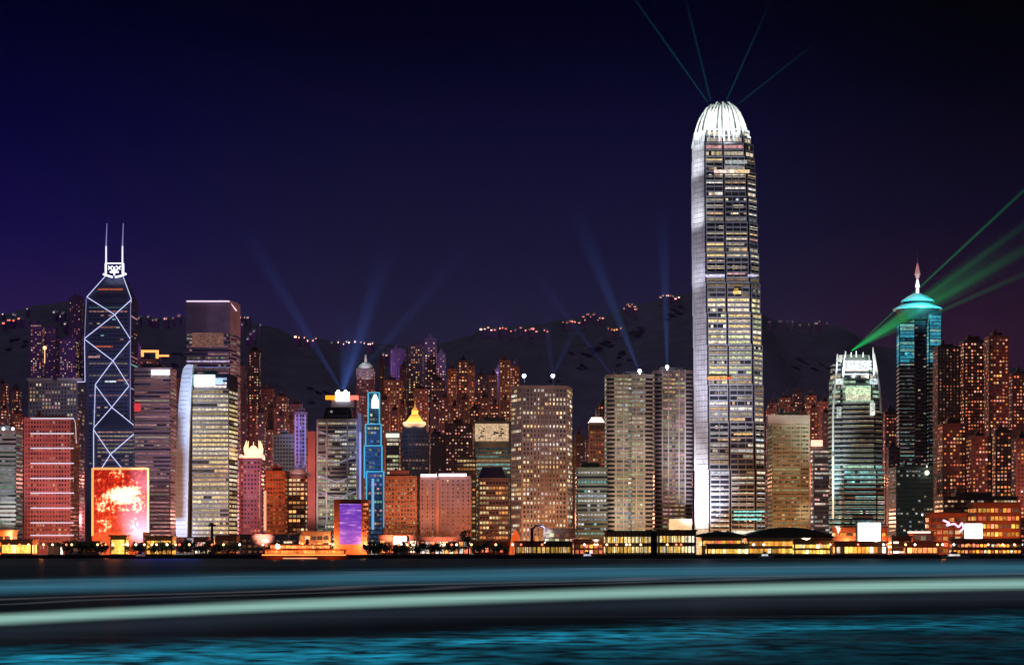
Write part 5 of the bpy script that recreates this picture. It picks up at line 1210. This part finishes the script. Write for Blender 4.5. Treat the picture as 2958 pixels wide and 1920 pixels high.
low('arcade', 'glowing red and white shopfront arcade under the orange-brown hotel', 880, 972, 1248, 1550, (.6, .25, .18), (('cream', 2), ('red', 3), ('orange', 2)), (.4, 1.4), .85, 7, 5, .85, .75, cat='arcade')
r = root('light_box', (PX(930, 1545), 1545, GZ), 'glaring white light box in the arcade under the orange-brown hotel', 'screen')
m = MB(); m.box(PX(915, 1545), PX(945, 1545), 1544, 1546, PZ(1267, 1545), PZ(1246, 1545)); m.build('screen', emis('white_box_light', (1, .9, .92), 3.2, 'FRONT'), r); m = MB(); m.box(PX(913, 1545), PX(947, 1545), 1546.1, 1547.2, GZ, PZ(1244, 1545)); m.build('frame', DARK, r)
low('arcade', 'orange lit arcade with white shopfronts under the roof-barred hotel', 974, 1092, 1252, 1550, (.5, .2, .14), (('orange', 3), ('white', 2), ('cream', 2), ('red', 2)), (.3, 1.5), .8, 5.5, 4.2, .8, .7, cat='arcade')
low('quay_shed', 'low shed with red lamps at the foot of the block with the sloping navy roof', 1100, 1186, 1262, 1545, (.3, .08, .06), (('red', 4), ('orange', 1)), (.4, 1.6), .5, 4.5, 4, .6, .5, cat='shed')
low('ferry_pier', 'long low pier building with dull gold windows below the lamp-topped slab', 1196, 1330, 1262, 1512, (.4, .28, .14), (('yellow', 3), ('warm', 3)), (.25, .7), .8, 4.2, 3.4, .75, .6, cat='pier building', cols=12, dep=14)
low('quay_block', 'dark block with a pale upper terrace behind the gold-windowed pier', 1262, 1338, 1232, 1560, (.2, .17, .2), (('olive', 2), ('rose', 1)), (.15, .6), .45, 4.4, 4, cat='building')
low('quay_block', 'red-lit bustling shed between the gold-windowed pier and the columned pier', 1332, 1404, 1258, 1530, (.4, .12, .07), RD, (.3, 1.4), .7, 4, 3.6, .7, .6, cat='shed')
low('ferry_pier', 'cream-lit pier hall with a dark flat roof and tall columns, left of the flag mast', 1404, 1518, 1238, 1515, (.4, .34, .22), CR, (.35, 1.0), .9, 6, 2.8, .8, .6, cat='pier building', cols=12, dep=20)
low('ferry_pier', 'cream-lit pier hall with a dark flat roof and tall columns, right of the flag mast', 1524, 1618, 1236, 1515, (.4, .34, .22), CR, (.45, 1.2), .9, 6, 2.8, .85, .6, cat='pier building', cols=11, dep=20)
# curved roofs
def curved(x0, x1, ytop, yend, Y, label, pal, br, seed):
    r, poly, zb, zt = tower('ferry_pier', label, x0, x1, yend, Y, S(5.2, 3, .9, .6, .85, pal=pal, br=br, dim=.05, dimc=(1, .5, .2)), dep=24, col=(.4, .3, .2), parts=60, cat='pier building', seed=seed, plant=False, foot=.6)
    n = 14; m = MB(); xa, xb = PX(x0 - 6, Y), PX(x1 + 6, Y)
    for k in range(n):
        f = lambda q: (xa + (xb - xa) * q, zt + 1 + (PZ(ytop, Y) - zt - 1) * math.sin(math.pi * q) ** .8)
        (ax, az), (bx, bz) = f(k / n), f((k + 1) / n)
        m.hexa([(ax, Y - 5, zt + .2), (bx, Y - 5, zt + .2), (bx, Y + 28, zt + .2), (ax, Y + 28, zt + .2), (ax, Y - 5, az + .5), (bx, Y - 5, bz + .5), (bx, Y + 28, bz + .5), (ax, Y + 28, az + .5)])
    m.build('curved_roof', princ('pier_roof', (.02, .03, .035), .5), r)
curved(1624, 1724, 1236, 1248, 1525, 'pier hall with a low curved roof in front of the tallest skyscraper', (('amber', 3), ('yellow', 3), ('red', 1)), (.5, 1.6), 71)
curved(1730, 1930, 1226, 1250, 1535, 'long pier hall under a dark humped roof right of the tallest skyscraper', (('yellow', 3), ('amber', 3), ('cream', 1)), (.35, 1.5), 72)
low('pier_shed', 'yellow-lit landing shed at the water below the curved pier roofs', 1640, 1742, 1268, 1511, (.5, .4, .2), (('yellow', 3), ('gold', 2)), (.5, 1.3), .9, 4, 3, .85, .6, cat='shed', dep=8)
low('pier_shed', 'bright yellow-lit landing shed at the water left of the white screen', 1842, 1932, 1258, 1511, (.5, .4, .2), (('yellow', 3), ('gold', 2)), (.6, 1.5), .9, 3.6, 3, .85, .6, cat='shed', dep=8)
# right side
low('mall', 'orange terraced mall behind the white screen at the foot of the claw-topped tower', 1934, 2062, 1228, 1565, (.25, .08, .05), OG, (.2, 1.0), .55, 6, 6, .8, .4, cat='mall', dep=30)
r = root('giant_screen', (PX(2019, 1540), 1540, GZ), 'blazing white square screen on the quay below the claw-topped tower', 'screen')
m = MB(); m.box(PX(1994, 1540), PX(2046, 1540), 1538.5, 1540, PZ(1268, 1540), PZ(1214, 1540)); m.build('screen', emis('screen_white_light', (1, .93, .9), 3.0, 'FRONT'), r)
m = MB(); m.box(PX(1990, 1540), PX(2050, 1540), 1540.1, 1543, GZ, PZ(1211, 1540)); m.build('frame', DARK, r)
low('quay_block', 'glowing orange-white quay stalls at the foot of the white square screen', 1936, 2062, 1262, 1518, (.6, .3, .15), (('amber', 3), ('cream', 1), ('yellow', 2)), (.5, 1.7), .9, 4, 3.4, .85, .65, cat='stalls', dep=10, parts=60)
low('quay_block', 'long low block with orange and white window rows right of the white screen', 2064, 2118, 1250, 1530, (.4, .16, .1), (('orange', 2), ('cream', 2)), (.4, 1.4), .7, 4, 5, .9, .4, cat='building')
low('canopy_building', 'building with one long white light strip above a dark canopy, right part of the quay', 2112, 2170, 1238, 1550, (.25, .1, .08), (('cream', 1),), (.05, .2), .3, 5, 6, cat='building')
m = MB(); m.box(PX(2110, 1545), PX(2162, 1545), 1544, 1546, PZ(1238, 1545), PZ(1234, 1545)); o = m.build('light_strip', emis('strip_white_light', (1, .8, .65), 1.8)); tag(o, 'long horizontal white light strip above the dark canopy building', 'lamp')
low('orange_hall', 'low hall glowing deep orange between the two white screens', 2100, 2182, 1264, 1520, (.6, .12, .04), (('red', 2), ('orange', 4)), (.5, 1.3), .9, 5, 4, .85, .6, cat='hall', dep=10)
low('mall', 'large orange-lit building with tall windows at the right edge', 2250, 2372, 1172, 1590, (.2, .06, .03), (('amber', 3), ('yellow', 2), ('red', 2)), (.25, 1.0), .6, 6, 3.6, .75, .5, cat='mall', dep=30)
r = root('giant_screen', (PX(2262, 1570), 1570, GZ), 'smaller tilted-looking white screen in front of the orange building at the right edge', 'screen')
m = MB(); m.box(PX(2242, 1570), PX(2282, 1570), 1568.5, 1570, PZ(1254, 1570), PZ(1216, 1570)); m.build('screen', emis('screen_white_light', (1, .93, .9), 3.0, 'FRONT'), r)
m = MB(); m.box(PX(2240, 1570), PX(2284, 1570), 1570.1, 1572, GZ, PZ(1214, 1570)); m.build('frame', DARK, r)
low('promenade_building', 'long dark building with a row of orange lamps along the quay at the right edge', 2206, 2376, 1256, 1518, (.2, .1, .08), (('amber', 4), ('cream', 1), ('red', 2)), (.4, 1.6), .7, 4, 3.2, .7, .45, cat='promenade building', dep=10, parts=60)
low('office_block', 'red-roofed low block lit from below, left of the large orange building', 2150, 2250, 1196, 1600, (.25, .08, .06), (('red', 1), ('orange', 2), ('warm', 1)), (.15, .7), .35, 5, 5, cat='building')
r = root('neon_figure', (PX(2225, 1540), 1540, GZ), 'zigzag of pink and white neon left of the smaller white screen', 'neon sign')
nm_ = emis('pink_neon', (1, .45, .75), 2.2); pts = [(2192, 1208), (2206, 1214), (2200, 1220), (2218, 1216), (2228, 1224), (2236, 1214), (2240, 1226), (2230, 1236)]
for a, b_ in zip(pts, pts[1:]): m = MB(); m.tube((PX(a[0], 1540), 1540, PZ(a[1], 1540)), (PX(b_[0], 1540), 1540, PZ(b_[1], 1540)), .8); m.build('neon_tube', nm_, r)
m = MB(); m.tube((PX(2218, 1540), 1541.5, GZ), (PX(2218, 1540), 1541.5, PZ(1212, 1540)), .5); m.build('post', DARK, r)

# T-topped dark column, flag mast, cone sign, dark arch
m = MB(); Yt = 1522; x = PX(493, Yt); m.tube((x, Yt, GZ), (x, Yt, PZ(1222, Yt)), 1.6, 1.0, 10); m.box(x - 3.2, x + 3.2, Yt - 1.5, Yt + 1.5, PZ(1222, Yt), PZ(1218, Yt)); m.box(x - 1.2, x + 1.2, Yt - 1, Yt + 1, PZ(1218, Yt), PZ(1214, Yt)); m.box(x - 3, x + 3, Yt - 3, Yt + 3, GZ, GZ + 3)
tag(m.build('monument_column', DARK), 'dark column with a T-shaped top standing on the quay right of the blue fin tower', 'monument')
m = MB(); x = PX(1856, 1512) ; x = PX(1520, 1510); m.box(x - 2.6, x + 2.6, 1508, 1512, 0, PZ(1234, 1510)); m.tube((x, 1510, PZ(1234, 1510)), (x, 1510, PZ(1224, 1510)), .25)
tag(m.build('pier_tower', DARK), 'dark square pier tower between the two columned pier halls', 'pier tower')
m = MB(); x = PX(1198, 1530); m.tube((x, 1530, GZ), (x, 1530, PZ(1243, 1530)), 5.6, 3.4, 12); m.tube((x, 1530, PZ(1243, 1530)), (x, 1530, PZ(1229, 1530)), 3.4, .3, 12)
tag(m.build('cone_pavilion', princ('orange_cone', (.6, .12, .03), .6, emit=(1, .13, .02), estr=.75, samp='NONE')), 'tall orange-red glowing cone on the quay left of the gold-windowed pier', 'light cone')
r = root('arch_crane', (PX(1240, 1520), 1520, GZ), 'dark curved jib over a stubby dark tower, above the gold-windowed pier', 'crane')
m = MB(); Yk = 1520; m.box(PX(1233, Yk), PX(1240, Yk), Yk, Yk + 4, GZ, PZ(1226, Yk)); m.build('tower_leg', princ('crane_blue', (.04, .06, .13), .5), r)
m = MB()
for k in range(8):
    a, b_ = math.pi * k / 8, math.pi * (k + 1) / 8; c = (1253, 1236); m.tube((PX(c[0] - 17 * math.cos(a), Yk), Yk, PZ(c[1] - 16 * math.sin(a), Yk)), (PX(c[0] - 17 * math.cos(b_), Yk), Yk, PZ(c[1] - 16 * math.sin(b_), Yk)), .9)
m.build('jib', princ('crane_blue', (.04, .06, .13), .5), r)
m = MB(); m.box(PX(1244, Yk), PX(1250, Yk), Yk - 1, Yk + 3, GZ + 4, PZ(1246, Yk)); m.build('orange_light_panel', emis('orange_panel', (1, .28, .06), 1.0), r)

# trees along the quay
LEAF = princ('leaves', (.035, .05, .025), .9, noise=.6, nscale=.8, spec=.1); BARK = princ('bark', (.07, .05, .04), .9)
def tree(x, Y, h, w, label, group, seed):
    rg = random.Random(seed); X = PX(x, Y); r = root('quay_tree', (X, Y, GZ), label, 'tree', group)
    m = MB(); m.tube((X, Y, GZ), (X, Y, GZ + h * .45), .35, .22)
    for k in range(4): a = rg.uniform(0, 6.28); m.tube((X, Y, GZ + h * .38), (X + math.cos(a) * w * .3, Y + math.sin(a) * w * .3, GZ + h * .68), .18, .06, 5)
    m.build('trunk', BARK, r)
    m = MB(); cl = [(rg.gauss(0, w * .22), rg.gauss(0, w * .2), h * rg.uniform(.42, .92), rg.uniform(.14, .26) * w) for _ in range(9)]
    for (cx_, cy_, cz_, cr_) in cl:
        for k in range(46):
            v = Vector((rg.gauss(0, 1), rg.gauss(0, 1), rg.gauss(0, 1))).normalized() * cr_ * rg.uniform(.5, 1.1); c = Vector((X + cx_, Y + cy_, GZ + cz_)) + v
            a = Vector((rg.gauss(0, 1), rg.gauss(0, 1), rg.gauss(0, 1))).normalized() * .55; b_ = a.orthogonal().normalized() * .4
            m.poly([c - a, c + b_, c + a, c - b_])
    m.build('crown', LEAF, r)
TR = [(150, 168, 3, 'dark tree left of the long low quay shed'), (176, 250, 7, 'dark tree in the row before the long low quay shed'), (302, 336, 4, 'dark tree between the yellow block and the mottled hall'), (345, 405, 5, 'low dark tree before the mottled orange hall'), (414, 448, 4, 'dark tree right under the blue fin'), (456, 490, 4, 'dark tree left of the T-topped column'),
      (500, 560, 5, 'dark tree right of the T-topped column'), (850, 900, 6, 'dark tree right of the violet screen'), (900, 1070, 16, 'dark tree in the long row before the arcades'), (1100, 1180, 6, 'dark tree before the red-lamped shed')]
k = 0
for x0, x1, n, lab in TR:
    for j in range(n):
        k += 1; tree(x0 + (x1 - x0) * (j + .5) / n, 1511.5 + (k % 3) * 2.2, 8 + (k * 37 % 5), 8.5 + (k * 13 % 4), (lab + ', %s of its row' % ORD[j]) if n > 1 else lab, lab.replace('tree', 'trees'), k)
tree(1083, 1512, 23, 13, 'tall dark tree at the right end of the arcades', None, 901); tree(1090, 1514, 17, 12, 'shorter dark tree right against the tall one by the arcades', None, 902)

# street lamps on the quay: real lamps that light the fronts
def street_lamps():
    pole = MB(); pole.tube((0, 0, 0), (0, 0, 8.5), .14, .1); pole.tube((0, 0, 8.5), (0, -1.6, 9.1), .09)
    def mk(m, n, mat): me = bpy.data.meshes.new(n); me.from_pydata(m.v, [], m.f); me.materials.append(mat); return me
    h = MB(); h.ball((0, -1.7, 8.9), .9, 8, 6)
    pm = mk(pole, 'pole', METAL)
    heads = [mk(h, 'lamp_head', emis('sodium_head', (1, .5, .2), 5)), mk(h, 'lamp_head', emis('white_head', (1, .9, .8), 5)), mk(h, 'lamp_head', emis('red_head', (1, .16, .08), 3))]
    rg = random.Random(9)
    marks = [(0, 'the yellow-fronted pavilion'), (100, 'the blazing white kiosk'), (165, 'the long dark shed'), (245, 'the square yellow block'), (330, 'the mottled orange hall'), (415, 'the blue fin tower foot'), (500, 'the T-topped column, right side'), (570, 'the unlit navy block'),
             (640, 'the ferry bow'), (710, 'the ferry stern'), (775, 'the violet screen'), (870, 'the arcade with the white light box'), (975, 'the arcade under the roof-barred hotel'), (1095, 'the red-lamped shed'), (1190, 'the glowing cone and gold-windowed pier'), (1270, 'the pale terrace block'), (1335, 'the red-lit bustling shed'),
             (1405, 'the left columned pier hall'), (1522, 'the right columned pier hall'), (1622, 'the low curved roof pier'), (1730, 'the humped pier, left half'), (1830, 'the humped pier, right half'), (1935, 'the large white square screen'), (2060, 'the long block with orange rows'), (2120, 'the dark canopy building'), (2205, 'the smaller white screen'), (2290, 'the orange building at the right edge'), (2380, '')]
    for (x0, where), (x1, _) in zip(marks, marks[1:]):
        n = max(2, int((x1 - x0) / 17))
        for k in range(n):
            x = x0 + (x1 - x0) * (k + rg.random() * .7) / n; Yl = rg.choice((1509.5, 1509.8, 1575, 1590))
            r = root('street_lamp', (PX(x, Yl), Yl, GZ), 'street lamp by %s, %s from its left' % (where, ORD[k]), 'street lamp', 'street lamps along the quay')
            a = bpy.data.objects.new('pole', pm); COL.objects.link(a); a.parent = r
            b_ = bpy.data.objects.new('lamp_head', rg.choice(heads + heads[:1])); COL.objects.link(b_); b_.parent = a
    for x in range(20, 2380, 75):
        red = 480 < x < 760 or 1080 < x < 1200 or x > 2000 or x < 320
        lamp('POINT', (PX(x, 1560), 1562, 11), None, (1, .24, .05) if red else (1, .42, .14), 42000, 1.5, name='street_lamp')
street_lamps()

# ================================================================== FERRY AND SMALL BOATS
def ferry():
    Y = 1400; X = PX(708, Y); r = root('ferry', (X, Y, 0), 'wide ferry with orange-lit decks crossing in front of the city', 'ferry')
    Lh, W = 35.0, 9.0
    m = MB(); n = 16; ring_ = []
    for k in range(n + 1):
        q = k / n; x = X - Lh + 2 * Lh * q; taper = max(.06, 1 - abs(2 * q - 1) ** 3.2); sheer = 1.3 * abs(2 * q - 1) ** 2
        ring_.append([(x * 1.0, Y - W * .5 * taper, 2.6 + sheer), (x, Y + W * .5 * taper, 2.6 + sheer), (x * 1 + (X - x) * .08, Y + W * .35 * taper, -.6), (x + (X - x) * .08, Y - W * .35 * taper, -.6)])
    i = len(m.v)
    for s in ring_: m.v += s
    for k in range(n):
        for j in range(4): j2 = (j + 1) % 4; m.f.append((i + 4 * k + j, i + 4 * k + j2, i + 4 * (k + 1) + j2, i + 4 * (k + 1) + j)); m.c.append((1, 1, 1))
    m.f.append((i, i + 3, i + 2, i + 1)); m.c.append((1, 1, 1)); m.f.append((i + 4 * n, i + 4 * n + 1, i + 4 * n + 2, i + 4 * n + 3)); m.c.append((1, 1, 1))
    m.build('hull', princ('hull_paint', (.35, .07, .03), .5), r)
    rail = emis('ferry_rail_light', (1, .33, .08), 2.2); m = MB(); m.box(X - 32, X + 32, Y - 4.8, Y - 4.55, 3.2, 3.9); m.build('rubbing_light', rail, r)
    m = MB(); m.box(X - 16, X + 10, Y - 4.9, Y - 4.6, .7, 1.2); m.build('waterline_light', emis('ferry_pale_light', (1, .62, .35), 1.0), r)
    rg = random.Random(4)
    for nm_, xa, xb, z0, z1, c, br in (('lower_deck', -30, 31, 3.9, 7.4, (1, .22, .04), 2.0), ('upper_deck', -26, 20, 7.9, 11.2, (1, .32, .08), 1.9)):
        m = MB(); m.box(X + xa, X + xb, Y - 3.9, Y + 3.9, z0, z1); d = m.build(nm_, wall((.5, .12, .05)), r)
        m = MB(); nw = int((xb - xa) / 2)
        for k in range(nw): q = br * rg.uniform(.4, 1.3); m.box(X + xa + .3 + k * (xb - xa - .6) / nw, X + xa + .3 + (k + .86) * (xb - xa - .6) / nw, Y - 4.1, Y - 3.8, z0 + .7, z1 - .4, tuple(v * q for v in c))
        m.build('windows', WIN, d, glow=True)
        m = MB(); m.box(X + xa - 1.5, X + xb + 1.5, Y - 4.6, Y + 4.6, z1, z1 + .5); m.build('deck_roof', wall((.4, .12, .05)), r)
    m = MB(); m.box(X - 16, X - 9, Y - 2.5, Y + 2.5, 11.7, 14.4); m.build('wheelhouse', wall((.6, .4, .3)), r)
    m = MB(); m.box(X - 15.6, X - 9.4, Y - 2.75, Y - 2.4, 12.5, 13.8, (1, .8, .5)); m.build('wheelhouse_window', WIN, r, glow=True)
    m = MB(); m.tube((X + 2, Y, 11.7), (X + 2, Y, 15.5), 1.3, 1.1, 10); m.build('funnel', princ('hull_paint', (.35, .07, .03), .5), r)
    m = MB(); m.tube((X - 12, Y, 14.4), (X - 12, Y, 19), .15); m.build('mast', METAL, r)
    m = MB(); m.ball((X - 20, Y - 4.6, 10), 1.9); m.build('headlamp', emis('ferry_headlamp', (1, .8, .6), 5), r)
    for dx in (-22, 0, 22): lamp('POINT', (X + dx, Y - 9, 6), None, (1, .25, .06), 2600, 1, name='ferry_lamp')
ferry()
def launch(x, Y, ln, label, col):
    X = PX(x, Y); r = root('small_boat', (X, Y, 0), label, 'boat'); m = MB()
    m.hexa([(X - ln / 2 + 1, Y - 1.2, -.3), (X + ln / 2 - 2, Y - 1.2, -.3), (X + ln / 2 - 2, Y + 1.2, -.3), (X - ln / 2 + 1, Y + 1.2, -.3), (X - ln / 2, Y - 1.8, 1.6), (X + ln / 2, Y - .6, 2.2), (X + ln / 2, Y + .6, 2.2), (X - ln / 2, Y + 1.8, 1.6)]); m.build('hull', princ('boat_white', (.6, .6, .62), .4), r)
    m = MB(); m.box(X - ln * .3, X + ln * .15, Y - 1.2, Y + 1.2, 1.7, 4.2); m.box(X - ln * .2, X + ln * .02, Y - 1, Y + 1, 4.2, 5.8); m.build('cabin', princ('boat_white', (.6, .6, .62), .4), r)
    m = MB(); m.box(X - ln * .28, X + ln * .13, Y - 1.4, Y - 1.15, 2.3, 3.6, col); m.build('window', WIN, r, glow=True)
    m = MB(); m.tube((X - ln * .1, Y, 5.8), (X - ln * .1, Y, 9), .1); m.build('mast', METAL, r)
launch(2222, 1480, 22, 'white launch moored in front of the quay at the right', (1, .9, .8)); launch(1780, 1485, 12, 'small pale boat in front of the long humped pier', (.8, .9, 1)); launch(1368, 1490, 14, 'small boat with a dim lit cabin left of the columned pier', (.7, .7, .9))
launch(330, 1470, 16, 'dark small boat below the mottled orange hall', (.2, .1, .1))
